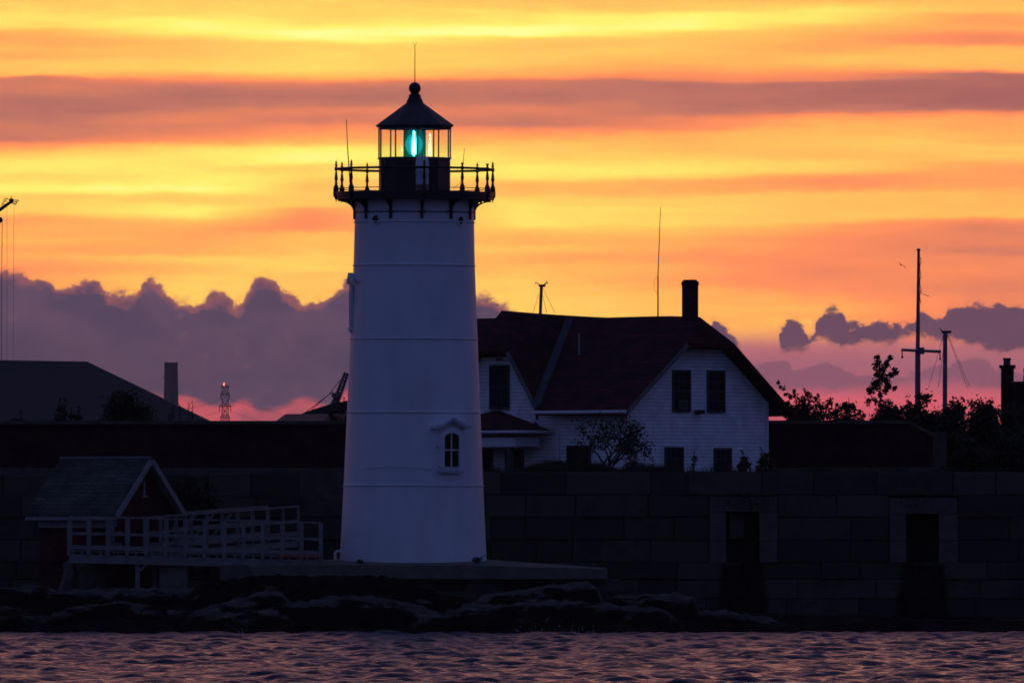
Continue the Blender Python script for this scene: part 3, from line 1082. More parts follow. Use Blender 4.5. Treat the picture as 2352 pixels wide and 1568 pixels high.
rd.tube([(BX, 0, bz(106)), (BX - .075, 0, bz(97.5))], .006, 5)
rd.tube([(BX, 0, bz(106)), (BX + .075, 0, bz(97))], .006, 5)
rd.build('lightning_rod', M['black_iron'], roof)
# lens on its pedestal
lp = MB()
lp.lathe([(.22, bz(366)), (.25, bz(364)), (.25, bz(361)), (.12, bz(360.5))], 20, (BX, 0, 0))
lp.build('lens_pedestal', M['black_iron'], LH)
ln = MB()
pr = []
for i in range(27):
    t_ = i / 26
    r_ = .15 + .13 * math.sin(math.pi * t_) ** .7
    z_ = bz(359) + (bz(298) - bz(359)) * t_
    pr.append((r_ + (.0 if i % 2 else .018), z_))
ln.lathe(pr, 32, (BX, 0, 0))
lens = ln.build('lens', M['lens_glass'], LH, smooth=False)
ac = MB()
ac.lathe([(.345, bz(361)), (.345, bz(297))], 40, (BX, 0, 0), caps=False)
ac.build('green_glass_cylinder', M['acrylic'], LH)
lm = MB()
lm.lathe([(.004, bz(358)), (.045, bz(355)), (.062, bz(347)), (.058, bz(336)), (.038, bz(322)), (.02, bz(310)), (.028, bz(304)), (.004, bz(301))], 14, (BX - .02, 0, 0))
lm.build('lamp', M['lamp'], LH)
for rr, mm in ((.085, 'glow_a'), (.135, 'glow_b'), (.27, 'glow_c')):  # nested emissive shells added to give the lamp its halo
    gw = MB()
    gw.lathe([(.004, bz(360))] + [(rr * math.sin(math.pi * u) ** .6, bz(360) + (bz(300) - bz(360)) * u * (1 - .12 * u)) for u in [i / 12 for i in range(1, 12)]] + [(.004, bz(302))], 20, (BX - .02, 0, 0))
    gw.build('lens_glow', M[mm], lens)
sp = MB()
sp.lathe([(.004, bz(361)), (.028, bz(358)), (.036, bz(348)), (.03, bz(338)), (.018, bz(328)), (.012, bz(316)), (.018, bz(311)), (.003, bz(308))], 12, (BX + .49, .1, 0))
sp.build('warm_glint', M['glint'], LH)  # glowing spindle added for the warm glint right of the lens, no real lamp
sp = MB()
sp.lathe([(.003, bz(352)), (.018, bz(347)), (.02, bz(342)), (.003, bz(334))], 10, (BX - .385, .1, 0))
sp.build('warm_glint', M['glint'], LH)  # smaller added spindle for the glint on the left
gl = bpy.data.lights.new('lens_light', 'POINT')
gl.energy = .6
gl.color = (.1, 1, .8)
gl.shadow_soft_size = .08
glo = bpy.data.objects.new('lens_light', gl)
glo.location = (BX, -.6, bz(330))
COL.objects.link(glo)
# ladder rail and whip antennas fixed to the gallery
w1 = MB()
pA = (BX + (803 - 952) * k, -1.4)
w1.tube([(pA[0] + .03, pA[1], bz(425)), (pA[0] - .05, pA[1], bz(340)), (pA[0] - .09, pA[1], bz(279))], [.018, .014, .01], 6)
w1.build('whip_antenna', M['black_iron'], LH)
w1 = MB()
pA = (BX + (1065 - 952) * k, -1.9)
w1.tube([(pA[0] - .02, pA[1], bz(384)), (pA[0] + .03, pA[1], bz(345))], [.01, .007], 6)
w1.tube([(pA[0] - .02, pA[1], bz(384)), (pA[0] - .04, pA[1], bz(405)), (pA[0] - .1, pA[1], bz(425)), (pA[0] - .32, pA[1] + .3, bz(436))], .006, 5)
w1.build('whip_antenna', M['black_iron'], LH)
cd = MB()
x_ = BX - 1.02
cd.tube([(x_, -.62, bz(290)), (x_, -.62, bz(397))], .016, 6)
cd.box(x_ - .05, x_ + .05, -.68, -.56, bz(385), bz(383))
cd.box(x_ - .05, x_ + .05, -.68, -.56, bz(396), bz(394))
cd.build('conduit', M['steel_grey'], LH)
# fog detector
fx = BX + .29
FD = thing('fog_detector', 'grey-white rounded fog detector box standing on the gallery below the green lamp', 'fog detector', (fx, -1.75, bz(441)))
f_ = MB()
f_.lathe([(.20, bz(441)), (.20, bz(427))], 20, (fx, -1.75, 0))
f_.build('base', M['steel_grey'], FD)
f_ = MB()
f_.lathe([(.195, bz(427)), (.195, bz(402)), (.205, bz(401)), (.205, bz(395))], 20, (fx, -1.75, 0))
f_.build('body', M['white_trim'], FD, smooth=True)
f_ = MB()
f_.lathe([(.19, bz(395)), (.19, bz(386)), (.212, bz(385)), (.212, bz(382)), (.20, bz(379)), (.19, bz(370)), (.16, bz(365)), (.10, bz(362.5)), (.01, bz(361.5))], 20, (fx, -1.75, 0))
f_.build('hood', M['white_trim'], FD, smooth=True)
# bent white pipe beside the tower foot
vpb = at(770, 1284, -.4)
vp = MB()
vp.tube([(vpb.x, vpb.y, vpb.z - .25), (vpb.x, vpb.y, vpb.z + .22), (vpb.x + .05, vpb.y, vpb.z + .25), (vpb.x + .35, vpb.y, vpb.z + .23)], .045, 8)
o = vp.build('vent_pipe', M['white_trim'])
tag(o, 'short bent white pipe at the left foot of the lighthouse', 'pipe')

# ------------------------------------------------------------------ granite sea wall
def block_wall(b, pxa, pxb, Y, rows, depth=.9, wmin=1.1, wmax=2.7, gaps=(), seed=1):
    """rows: photo rows of the joints from the top; gaps: (px0, px1, row0, row1) left open"""
    rnd = random.Random(seed)
    for j in range(len(rows) - 1):
        y0, y1 = rows[j], rows[j + 1]
        z1, z0 = at(0, y0, Y).z, at(0, y1, Y).z
        spans = [(pxa, pxb)]
        for g0, g1, r0, r1 in gaps:
            if r0 < (y0 + y1) / 2 < r1:
                ns = []
                for s0, s1 in spans:
                    if g0 > s0 and g1 < s1:
                        ns += [(s0, g0), (g1, s1)]
                    else:
                        ns.append((s0, s1))
                spans = ns
        for s0, s1 in spans:
            X, XE = at(s0, 0, Y).x, at(s1, 0, Y).x
            while X < XE - .02:
                w = rnd.uniform(wmin, wmax)
                if XE - (X + w) < .6:
                    w = XE - X
                b.cur = rnd.random()
                off = rnd.uniform(-.05, .05)
                gp = .009
                f0 = Y + off
                # chamfered front face, slightly uneven
                c = .03
                q = lambda: rnd.uniform(-.022, .022)
                x0, x1, a0, a1 = X + gp, X + w - gp, z0 + gp, z1 - gp
                vs = [(x0, f0 + c, a0), (x1, f0 + c, a0), (x1, f0 + c, a1), (x0, f0 + c, a1),
                      (x0 + c + q(), f0 + q(), a0 + c + q()), (x1 - c + q(), f0 + q(), a0 + c + q()), (x1 - c + q(), f0 + q(), a1 - c + q()), (x0 + c + q(), f0 + q(), a1 - c + q()),
                      (x0, Y + depth, a0), (x1, Y + depth, a0), (x1, Y + depth, a1), (x0, Y + depth, a1)]
                b.add(vs, [(4, 5, 6, 7), (0, 1, 5, 4), (1, 2, 6, 5), (2, 3, 7, 6), (3, 0, 4, 7), (3, 2, 10, 11), (1, 0, 8, 9), (0, 3, 11, 8), (2, 1, 9, 10)])
                X += w


WY = 12.0
SW = thing('sea_wall', 'long dark granite block wall below the white house, with two tall dark openings', 'wall', at(1700, 1330, WY))
rows = [1083, 1137, 1188, 1240, 1290, 1330, 1375, 1420, 1480]
b = MB()
E1 = (1628, 1786, 1140, 1292)
E2 = (2042, 2200, 1143, 1292)
g1 = [(1628, 1786, 1137, 1292), (2042, 2200, 1137, 1292)]
sx0 = at(1700, 1330, WY)
stains(M['granite'], [(at(1707, 0, WY).x - sx0.x, at(0, 1291, WY).z - sx0.z, .66, .80, 1.6), (at(2118, 0, WY).x - sx0.x, at(0, 1291, WY).z - sx0.z, .66, .85, 1.6)])
block_wall(b, 1000, 3300, WY, rows, gaps=g1, seed=5)
b.build('granite_blocks', M['granite'], SW, tone=True)
b = MB()
b.box(at(1000, 0, WY).x, at(3300, 0, WY).x, WY + .93, WY + 1.15, -1, at(0, 1092, WY).z)
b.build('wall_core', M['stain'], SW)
for (x0, x1, y0, y1, ox0, ox1, yt) in ((1628, 1786, 1139, 1291, 1668, 1743, 1174), (2042, 2200, 1142, 1291, 2081, 2155, 1178)):
    f_ = MB()
    A = lambda px: at(px, 0, WY).x
    Zz = lambda py: at(0, py, WY).z
    f_.box(A(x0) + .02, A(x1) - .02, WY - .06, WY + .8, Zz(yt), Zz(y0) - .01)
    for (l, r_) in ((x0, ox0), (ox1, x1)):
        f_.box(A(l) + .02, A(r_), WY - .06, WY + .8, Zz(1241), Zz(yt) - .02)
        f_.box(A(l) + .02, A(r_), WY - .055, WY + .8, Zz(y1), Zz(1241) - .02)
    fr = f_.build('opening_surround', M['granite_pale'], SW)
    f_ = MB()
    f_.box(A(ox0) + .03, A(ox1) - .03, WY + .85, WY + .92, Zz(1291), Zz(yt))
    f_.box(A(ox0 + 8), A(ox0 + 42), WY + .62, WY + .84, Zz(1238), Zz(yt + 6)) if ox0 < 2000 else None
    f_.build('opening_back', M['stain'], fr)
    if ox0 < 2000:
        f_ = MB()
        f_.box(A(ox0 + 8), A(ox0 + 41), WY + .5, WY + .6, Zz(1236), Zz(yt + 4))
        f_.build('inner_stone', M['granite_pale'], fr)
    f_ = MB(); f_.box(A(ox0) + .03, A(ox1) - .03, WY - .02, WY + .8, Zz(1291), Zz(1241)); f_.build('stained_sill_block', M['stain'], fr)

SL = thing('granite_wall', 'old granite block wall behind the brick shed and footbridge', 'wall', at(300, 1330, WY))
b = MB()
block_wall(b, -900, 480, WY, [1090, 1140, 1188, 1240, 1290, 1330, 1400], seed=9)
block_wall(b, 480, 690, WY - .4, [1084, 1142, 1190, 1240, 1290, 1330, 1400], wmin=1.0, wmax=1.5, seed=19)
block_wall(b, 690, 1000, WY, [1138, 1188, 1240, 1290, 1330, 1400], seed=12)
b.build('granite_blocks', M['granite'], SL, tone=True)
b = MB()
b.box(at(-900, 0, WY).x, at(999, 0, WY).x, WY + .93, WY + 1.15, -1, at(0, 1145, WY).z)
b.build('wall_core', M['stain'], SL)

# ------------------------------------------------------------------ brick fort parapets
BY = 31.0
p0, p1 = at(-700, 966, BY), at(905, 966, BY)
FW = thing('brick_wall', 'long dark red brick parapet wall behind the shed, left of the lighthouse', 'wall', ((p0.x + p1.x) / 2, BY, 3.8))
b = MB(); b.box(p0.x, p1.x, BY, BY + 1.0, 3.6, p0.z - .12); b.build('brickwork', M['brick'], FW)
b = MB(); b.box(p0.x - .05, p1.x + .05, BY - .06, BY + 1.06, p0.z - .12, p0.z); b.build('coping', M['cap'], FW)
b = MB(); b.box(p0.x, p1.x, BY - .12, BY - .002, 3.6, at(0, 1074, BY).z); b.build('stone_footing', M['cap'], FW)
BY2 = 33.0
p0, p1 = at(1500, 965, BY2), at(2086, 965, BY2)
FR = thing('brick_wall', 'dark brick parapet wall right of the white house, with a sloping stone end', 'wall', ((p0.x + p1.x) / 2, BY2, 3.8))
b = MB(); b.box(p0.x, p1.x, BY2, BY2 + 1.0, 3.6, p0.z - .12)
q = at(2142, 993, BY2)
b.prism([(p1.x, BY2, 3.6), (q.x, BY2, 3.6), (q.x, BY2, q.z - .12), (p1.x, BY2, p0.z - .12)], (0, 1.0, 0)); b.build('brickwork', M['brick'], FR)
b = MB(); b.box(p0.x - .05, p1.x, BY2 - .06, BY2 + 1.06, p0.z - .12, p0.z)
b.prism([(p1.x, BY2 - .06, p0.z - .12), (q.x, BY2 - .06, q.z - .12), (q.x, BY2 - .06, q.z), (p1.x, BY2 - .06, p0.z)], (0, 1.12, 0)); b.build('coping', M['cap'], FR)
r2 = at(2174, 992, BY2)
b = MB(); b.box(q.x + .003, r2.x, BY2 - .08, BY2 + 1.1, 3.6, r2.z); b.build('end_pier', M['cap'], FR)
b = MB(); b.box(p0.x, r2.x + .1, BY2 - .3, BY2 - .09, 3.6, at(0, 1073, BY2).z); b.build('stone_footing', M['cap'], FR)

# ------------------------------------------------------------------ keeper's house
C0 = at(1441, 1230, 25.0)
sq = math.sqrt(.5)
HM = Matrix(((-sq, sq, 0, C0.x), (sq, sq, 0, 25.0), (0, 0, 1, 0), (0, 0, 0, 1)))   # (a along ridge leftwards-back, b across, z)
def hz(py, a_=0, b_=0):
    d = 425 + sq * (a_ + b_)
    return EYE + (1230 - py) * K0 * d
HW = 6.6
HO = thing('white_house', 'white clapboard house with dark red roof and brick chimney, right of the lighthouse', 'house', (C0.x, 25.0, 3.85))
zE, SLP = 7.02, .787
zroof = lambda b_: zE + (b_ + .6) * SLP if b_ <= 3.3 else zE + (7.2 - b_) * SLP
th_ = .16
b = MB(HM)
zp = zroof(0) - th_
zcl = zroof(2.2) - th_ - .02
gab = [(0, 0, 3.6), (0, HW, 3.6), (0, HW, zp), (0, 4.4, zcl), (0, 2.2, zcl), (0, 0, zp)]
b.prism(gab, (.15, 0, 0))
b.box(.15, 4.2, 0, .15, 3.6, zp)
b.box(7.6, 10.5, 0, .15, 3.6, zp)
b.box(.15, 10.5, HW - .15, HW, 3.6, zp)
b.box(10.35, 10.5, .15, HW - .15, 3.6, zp)
cg = lambda a_: 10.15 - 1.38 * abs(a_ - 5.9)
cw = [(4.2, 0, 3.6), (7.6, 0, 3.6), (7.6, 0, cg(7.6) - .2), (6.72, 0, cg(6.72) - .2), (5.08, 0, cg(5.08) - .2), (4.2, 0, cg(4.2) - .2)]
b.prism(cw, (0, .15, 0))
walls = b.build('wall', M['clap'], HO)
# corner boards and frieze
b = MB(HM)
b.box(-.02, .12, -.02, .12, 3.6, zp); b.build('corner_board', M['white_trim'], HO); b = MB(HM); b.box(-.025, .12, HW - .12, HW + .02, 3.6, zp); b.build('corner_board', M['white_trim'], HO); b = MB(HM)
b.box(.121, 4.2, -.02, -.003, zp - .22, zp - .01); b.build('frieze_board', M['white_trim'], HO); b = MB(HM)
b.prism([(-.02, .13, zp - .06), (-.02, 2.2, zcl - .16), (-.02, 2.2, zcl), (-.02, .13, zp + .1)], (.018, 0, 0))
b.build('trim', M['white_trim'], HO)

# main roof with thickness
b = MB(HM)
ridge = [(-.09, 728), (1.2, 725.5), (2.4, 726.5), (4.2, 729), (5.4, 726), (7.0, 721), (8.3, 716), (9.1, 713)]
RZ = [(a_, hz(py, a_, 3.3)) for a_, py in ridge]
for a_ in (3.66, 4.75, 5.9, 8.14):
    RZ.append((a_, float(np.interp(a_, [q[0] for q in RZ[:8]], [q[1] for q in RZ[:8]]))))
RZ.sort()
def roofsheet(front):
    top, bot = [], []
    for a_, z in RZ:
        top.append((a_, 3.3, z))
    eb = -.6 if front else 7.2
    cb_ = 2.2 if front else 4.4
    lowr = []
    for a_, z in RZ[1:]:
        bl_ = eb
        if front and 3.66 < a_ < 8.14:
            bl_ = -.6 + 3.85 * (1 - abs(a_ - 5.9) / 2.24)
        lowr.append((a_, bl_, zE + (bl_ + .6) / 3.9 * (z - zE) if front else zE))
    vs = [(-.6, eb, zE), (-.6, cb_, zroof(2.2))] + top + lowr
    n = len(RZ)
    fs = [(0, 1, 2, 2 + n)] if False else []
    fs.append((0, 2 + n, 3, 2, 1))
    for i in range(n - 2):
        fs.append((2 + n + i, 3 + n + i, 4 + i, 3 + i))
    if not front:
        fs = [f[::-1] for f in fs]
    b.add(vs, fs)
    b.add([(x, y, z - th_) for x, y, z in vs], [f[::-1] for f in fs])
    # edge strips
    def strip(p, q):
        b.add([p, q, (q[0], q[1], q[2] - th_), (p[0], p[1], p[2] - th_)], [(0, 1, 2, 3)])
    if front:
        strip((-.6, eb, zE), (3.66, eb, zE)); strip((8.14, eb, zE), (9.1, eb, zE))
    else:
        strip((-.6, eb, zE), (9.1, eb, zE))
    strip((-.6, eb, zE), (-.6, cb_, zroof(2.2)))
    strip((9.1, 3.3, RZ[-1][1]), (9.1, eb, zE))
roofsheet(True); roofsheet(False)
hp = [(-.6, 2.2, zroof(2.2)), (-.6, 4.4, zroof(2.2)), (-.09, 3.3, RZ[0][1])]
b.add(hp + [(x, y, z - th_) for x, y, z in hp], [(0, 1, 2), (5, 4, 3), (0, 3, 4, 1)])
# lower continuation of the roof to the left
zr2 = hz(731, 10, 3.3)
for eb in (-.6, 7.2):
    b.add([(9.12, eb, zE - .1), (10.8, eb, zE - .1), (10.8, 3.3, zr2), (9.12, 3.3, zr2)], [(0, 1, 2, 3)])
b.add([(10.8, -.6, zE - .1), (10.8, 7.2, zE - .1), (10.8, 3.3, zr2)], [(0, 1, 2)])
# cross gable roof
c1, c2 = (5.08, -.45, cg(5.08)), (6.72, -.45, cg(6.72))
e1, e2 = (3.66, -.45, cg(3.66)), (8.14, -.45, cg(8.14))
vt = (5.9, 3.38, 10.15)
hr = (5.9, .55, 10.15)
v0, v9 = (3.66, -.52, cg(3.66) - .02), (8.14, -.52, cg(8.14) - .02)
vs = [c1, c2, e1, e2, vt, hr]
dn = lambda p: (p[0], p[1], p[2] - .14)
b.add(vs, [(2, 4, 5, 0), (0, 5, 1), (1, 5, 4, 3)])
b.add([dn(p) for p in vs], [(0, 5, 4, 2), (1, 5, 0), (3, 4, 5, 1)])
for p, q in ((e1, c1), (c1, c2), (c2, e2)):
    b.add([p, q, dn(q), dn(p)], [(0, 1, 2, 3)])
rf = b.build('roof', M['red_roof'], HO)
# soffit/rake boards
b = MB(HM)
b.bar((-.61, -.6, zE - .07), (-.61, 2.2, zroof(2.2) - .07), .03, .13)
b.build('rake_board', M['flashing'], rf)
b = MB(HM)
b.bar((3.66, -.47, cg(3.66) - .08), (5.08, -.47, cg(5.08) - .08), .03, .15)
b.build('rake_board', M['flashing'], rf)
b = MB(HM)
b.tube([(-.58, -.66, zE - .06), (3.64, -.66, zE - .06)], .055, 8)
b.build('gutter', M['white_trim'], rf)
# valley flashing: strip lying in the valley between the two roofs
b = MB(HM)
n0, n1 = Vector((3.72, -.45, 0)), Vector((5.75, 3.15, 0))
dv = (n1 - n0).normalized()
pv = Vector((dv.y, -dv.x, 0)) * .13
def surf(p):
    zr_ = float(np.interp(p.x, [q[0] for q in RZ], [q[1] for q in RZ]))
    return max(zE + (p.y + .6) / 3.9 * (zr_ - zE), cg(p.x)) + .035
vs, fs = [], []
for i in range(13):
    t_ = i / 12
    c = n0.lerp(n1, t_)
    for s_ in (-1, -.33, .33, 1):
        p = c + pv * s_
        vs.append((p.x, p.y, surf(p)))
for i in range(12):
    for j in range(3):
        fs.append((i * 4 + j, i * 4 + j + 1, i * 4 + 5 + j, i * 4 + 4 + j))
b.add(vs, fs)
b.build('valley_flashing', M['valley'], rf)
b = MB(HM)
ca, cb_ = .36, 3.3
b.box(ca - .19, ca + .19, cb_ - .19, cb_ + .19, 9.6, hz(645, 0, 3.3))
b.box(ca - .205, ca + .205, cb_ - .205, cb_ + .205, hz(655, 0, 3.3), hz(648, 0, 3.3))
b.box(ca - .16, ca + .16, cb_ - .16, cb_ + .16, hz(645, 0, 3.3), hz(642, 0, 3.3))
b.build('chimney', M['chimney'], rf)
b = MB(HM)
aa, bb = 3.6, 1.4
b.tube([(aa, bb, hz(798, aa, bb) - .25), (aa, bb, hz(766, aa, bb))], .038, 8)
b.build('vent_pipe', M['white_dull'], rf)
b = MB(HM)
aa = 1.95
zt0, zm, ztp = hz(735, aa, 3.4), hz(634, aa, 3.4), hz(476, aa, 3.4)
b.tube([(aa, 3.42, zt0 - .3), (aa, 3.42, zm)], [.026, .022], 6)
b.tube([(aa, 3.42, zm), (aa - .06, 3.42 + .06, ztp)], [.018, .009], 6)
b.tube([(aa, 3.42, zm + .02), (aa + .09, 3.33, zm - .15), (aa + .09, 3.33, zm - .45), (aa, 3.42, zm - .62)], .006, 5)
b.build('radio_antenna', M['black_iron'], rf)


def house_window(u0, u1, z0, z1, side, muntins=True):
    """side 'g': gable plane a=0 (u = b); side 'l': long side b=0 (u = a)"""
    f = 0.07
    def bx(m, u_0, u_1, d0, d1, za, zb_):
        if side == 'g':
            m.box(-d1, -d0, u_0, u_1, za, zb_)
        else:
            m.box(u_0, u_1, -d1, -d0, za, zb_)
    m = MB(HM)
    bx(m, u0, u0 + f, -.03, .05, z0, z1); bx(m, u1 - f, u1, -.03, .05, z0, z1)
    bx(m, u0 + f, u1 - f, -.03, .052, z1 - f, z1); bx(m, u0 + f, u1 - f, -.03, .07, z0, z0 + f)
    w = m.build('window', M['window_green'], HO)
    m = MB(HM)
    bx(m, u0 + f, u1 - f, .004, .016, z0 + f, z1 - f)
    m.build('pane', M['dark_glass'], w)
    m = MB(HM)
    zc = (z0 + z1) / 2
    bx(m, u0 + f, u1 - f, .017, .04, zc - .03, zc + .03)
    for t_ in (1 / 3, 2 / 3):
        uu = u0 + f + (u1 - u0 - 2 * f) * t_
        bx(m, uu - .012, uu + .012, .017, .03, z0 + f, z1 - f)
    for t_ in (.25, .75):
        zz = z0 + f + (z1 - z0 - 2 * f) * t_
        bx(m, u0 + f, u1 - f, .0172, .029, zz - .012, zz + .012)
    m.build('sash', M['window_green'], w)
    return w


zu0, zu1 = hz(946, 0, 2.5), hz(849, 0, 2.5)
house_window(2.08, 2.93, zu0, zu1, 'g')
house_window(3.71, 4.55, hz(947, 0, 4), hz(850, 0, 4), 'g')
zl1 = hz(1026, 0, 2.5)
house_window(1.72, 2.60, zl1 - 1.37, zl1, 'g')
house_window(4.03, 4.86, hz(1028, 0, 4) - 1.37, hz(1028, 0, 4), 'g')
house_window(1.66, 2.76, hz(1022, 2, 0) - 1.37, hz(1022, 2, 0), 'l')
house_window(5.42, 6.34, hz(940, 6, 0), hz(838, 6, 0), 'l')
house_window(6.2, 7.1, hz(1032, 6, 0) - 1.3, hz(1032, 6, 0), 'l')
house_window(4.75, 5.6, hz(1032, 5, 0) - 1.3, hz(1032, 5, 0), 'l')
# gable vent louvre on the cross gable
m = MB(HM); m.box(5.76, 6.04, -.03, -.002, hz(829, 6, 0), hz(822, 6, 0)); m.build('louvre', M['steel_grey'], HO)
# wall lamp between the gable windows
m = MB(HM)
zz = hz(946, 0, 3.3)
m.box(-.24, 0, 3.20, 3.38, zz - .07, zz + .07)
m.box(-.16, -.06, 3.06, 3.20, zz - .02, zz + .06)
m.build('wall_lamp', M['fence_dark'], HO)
# downspout
m = MB(HM)
m.tube([(3.62, -.66, zE - .08), (3.60, -.66, zE - .30), (3.45, -.45, zE - .48), (3.2, -.12, zE - .62), (3.15, -.06, zE - .85), (3.15, -.06, 4.0)], .045, 8)
m.build('downspout', M['white_trim'], HO)
m = MB(HM); m.box(4.12, 4.24, -.05, -.004, 6.5, 7.1); m.build('corner_pipe', M['window_green'], HO)
# porch
zt1, ze1 = hz(942, 5.9, 0), hz(988, 5, -1)
m = MB(HM)
ap = (5.9, -.01, zt1)
P = [(3.5, -.01, ze1), (3.5, -1.5, ze1), (8.3, -1.5, ze1), (8.3, -.01, ze1)]
md = (5.9, -.35, zt1 - .03)
vs = P + [ap, md]
m.add(vs, [(0, 1, 5, 4), (1, 2, 5), (2, 3, 4, 5)])
m.add([(x, y, z - .1) for x, y, z in P], [(0, 3, 2, 1)])
for i in range(3):
    p, q = P[i], P[i + 1]
    m.add([p, q, (q[0], q[1], q[2] - .1), (p[0], p[1], p[2] - .1)], [(0, 1, 2, 3)])
pr_ = m.build('porch_roof', M['red_roof'], HO)
m = MB(HM)
for i in range(3):
    p, q = Vector(P[i]), Vector(P[i + 1])
    m.tube([p + Vector((0, 0, -.06)), q + Vector((0, 0, -.06))], .05, 8)
m.build('gutter', M['white_trim'], pr_)
zbm = hz(1005, 5, -1)
m = MB(HM)
m.box(3.85, 8.0, -1.32, -1.14, zbm - .3, zbm); m.box(3.87, 4.03, -1.13, -.16, zbm - .29, zbm)
m.build('porch_beam', M['white_trim'], HO)
for a_ in (4.15, 6.2, 7.85):
    m = MB(HM); m.box(a_ - .09, a_ + .09, -1.33, -1.15, 3.6, zbm - .305)
    m.box(a_ - .09, a_ + .09, -1.34, -1.14, zbm - .005, ze1 - .12)
    m.build('porch_post', M['window_green'], HO)
# air conditioner in the left gable window
pac = HM @ Vector((-.2, 2.6, zu0 + .12))
AC = thing('air_conditioner', 'small pale air conditioner in the bottom of the left upper gable window', 'air conditioner', pac)
m = MB(HM); m.box(-.13, -.03, 2.34, 2.70, zu0 + .10, zu0 + .39); m.build('case', M['steel_grey'], AC)
m = MB(HM); m.box(-.145, -.132, 2.38, 2.66, zu0 + .14, zu0 + .35); m.build('grille', M['window_green'], AC)

# ------------------------------------------------------------------ brick shed
S0 = at(267, 1230, -.6)
g_ = (.588, .809); v_ = (-.809, .588)
SM = Matrix(((v_[0], g_[0], 0, S0.x), (v_[1], g_[1], 0, S0.y), (0, 0, 1, 0), (0, 0, 0, 1)))  # (length, across, z)
SH = thing('brick_shed', 'small red brick shed with grey slate roof and white trim, left of the footbridge', 'shed', (S0.x, S0.y, 1.0))
sz = lambda py: EYE + (1230 - py) * k
SWd, SLn = 2.8, 2.98
zrg, ze = sz(1052), sz(1180)
sl_ = (zrg - ze) / (SWd / 2 + .35)
b = MB(SM)
zpl = ze + .35 * sl_ - .14
b.prism([(0, 0, .8), (0, SWd, .8), (0, SWd, zpl), (0, SWd / 2, zrg - .16), (0, 0, zpl)], (.2, 0, 0))
b.prism([(SLn - .2, 0, .8), (SLn - .2, SWd, .8), (SLn - .2, SWd, zpl), (SLn - .2, SWd / 2, zrg - .16), (SLn - .2, 0, zpl)], (.2, 0, 0))
b.box(.2, SLn - .2, 0, .2, .8, zpl); b.box(.2, SLn - .2, SWd - .2, SWd, .8, zpl)
b.build('wall', M['shed_brick'], SH)
b = MB(SM)
oa, ob = -.28, SLn + .28
for s0, s1 in (((-.35), SWd / 2), ((SWd + .35), SWd / 2)):
    vs = [(oa, s0, ze), (ob, s0, ze), (ob, s1, zrg), (oa, s1, zrg)]
    b.add(vs + [(x, y, z - .08) for x, y, z in vs], [(0, 1, 2, 3), (7, 6, 5, 4), (0, 4, 5, 1), (0, 3, 7, 4), (1, 5, 6, 2)])
sr = b.build('roof', M['slate'], SH)
b = MB(SM); b.tube([(oa, SWd / 2, zrg + .01), (ob, SWd / 2, zrg + .01)], .045, 8); b.build('ridge_cap', M['flashing'], sr)
for s0 in (-.35, SWd + .35):
    b = MB(SM)
    b.bar((oa - .02, s0, ze - .09), (oa - .02, SWd / 2 + (.03 if s0 > 0 else -.03), zrg - .09), .05, .17)
    b.build('rake_board', M['white_dull'], SH)
    b = MB(SM)
    b.prism([(oa + .01, s0, ze - .10), (oa + .01, SWd / 2, zrg - .10), (-.01, SWd / 2, zrg - .10), (-.01, s0, ze - .10)], (0, 0, -.03))
    b.build('soffit', M['white_dull'], SH)
b = MB(SM)
b.box(oa, ob, -.36, -.33, ze - .19, ze - .08); b.box(-.02, SLn + .02, -.05, -.003, ze - .42, ze - .12)
b.box(oa, ob, -.33, -.05, ze - .14, ze - .11)
b.build('eave_board', M['white_dull'], SH)
b = MB(SM); b.box(-.03, -.004, 1.34, 1.42, sz(1138), sz(1104)); b.box(-.04, -.004, 1.28, 1.56, sz(1141), sz(1138)); b.build('slit_window', M['white_dull'], SH)

# ------------------------------------------------------------------ footbridge
def bridge(T, A, B, w, zt_off, post_n, diag=False, girder=.34, joists=True, mat_='wood_grey', sag=0.0):
    """deck from A to B (top of deck), width vector w, with posts and three rails each side"""
    A, B, w = Vector(A), Vector(B), Vector(w)
    mtl = M[mat_]
    up = Vector((0, 0, 1))
    d = (B - A)
    m = MB()
    n = 12
    for i in range(n):
        a_, b2 = A + d * (i / n), A + d * ((i + 1) / n)
        m.add([a_, b2, b2 + w, a_ + w] + [p - up * .05 for p in (a_, b2, b2 + w, a_ + w)], [(0, 1, 2, 3), (7, 6, 5, 4), (0, 4, 5, 1), (2, 6, 7, 3)])
    m.build('deck', mtl, T)
    for s_ in (0, 1):
        o_ = A + w * s_
        m = MB()
        m.bar(o_ - up * (.13 + girder / 2), o_ + d - up * (.13 + girder / 2), .07, girder)
        m.build('girder', mtl, T)
    if joists:
        m = MB()
        nj = int(d.length / .27)
        for i in range(nj):
            p = A + d * ((i + .5) / nj)
            m.bar(p - up * .09, p + w - up * .09, .06, .075)
        m.build('joists', mtl, T)
    wn = w.normalized()
    for s_ in (0, 1):
        o_ = A + w * s_ + wn * (-.05 if s_ == 0 else .05)
        for h, (rw, rh) in ((zt_off, (.11, .05)), (zt_off * .5, (.04, .085)), (.09, (.04, .13))):
            m = MB()
            m.bar(o_ + up * h, o_ + d + up * h, rw, rh)
            m.build('handrail' if h == zt_off else 'rail', mtl, T)
        for i in range(post_n + 1):
            p = o_ + d * (i / post_n)
            m = MB()
            m.bar(p - up * .16, p + up * (zt_off - .02), .10, .10, up=(0, 1, 0))
            m.build('post', mtl, T)


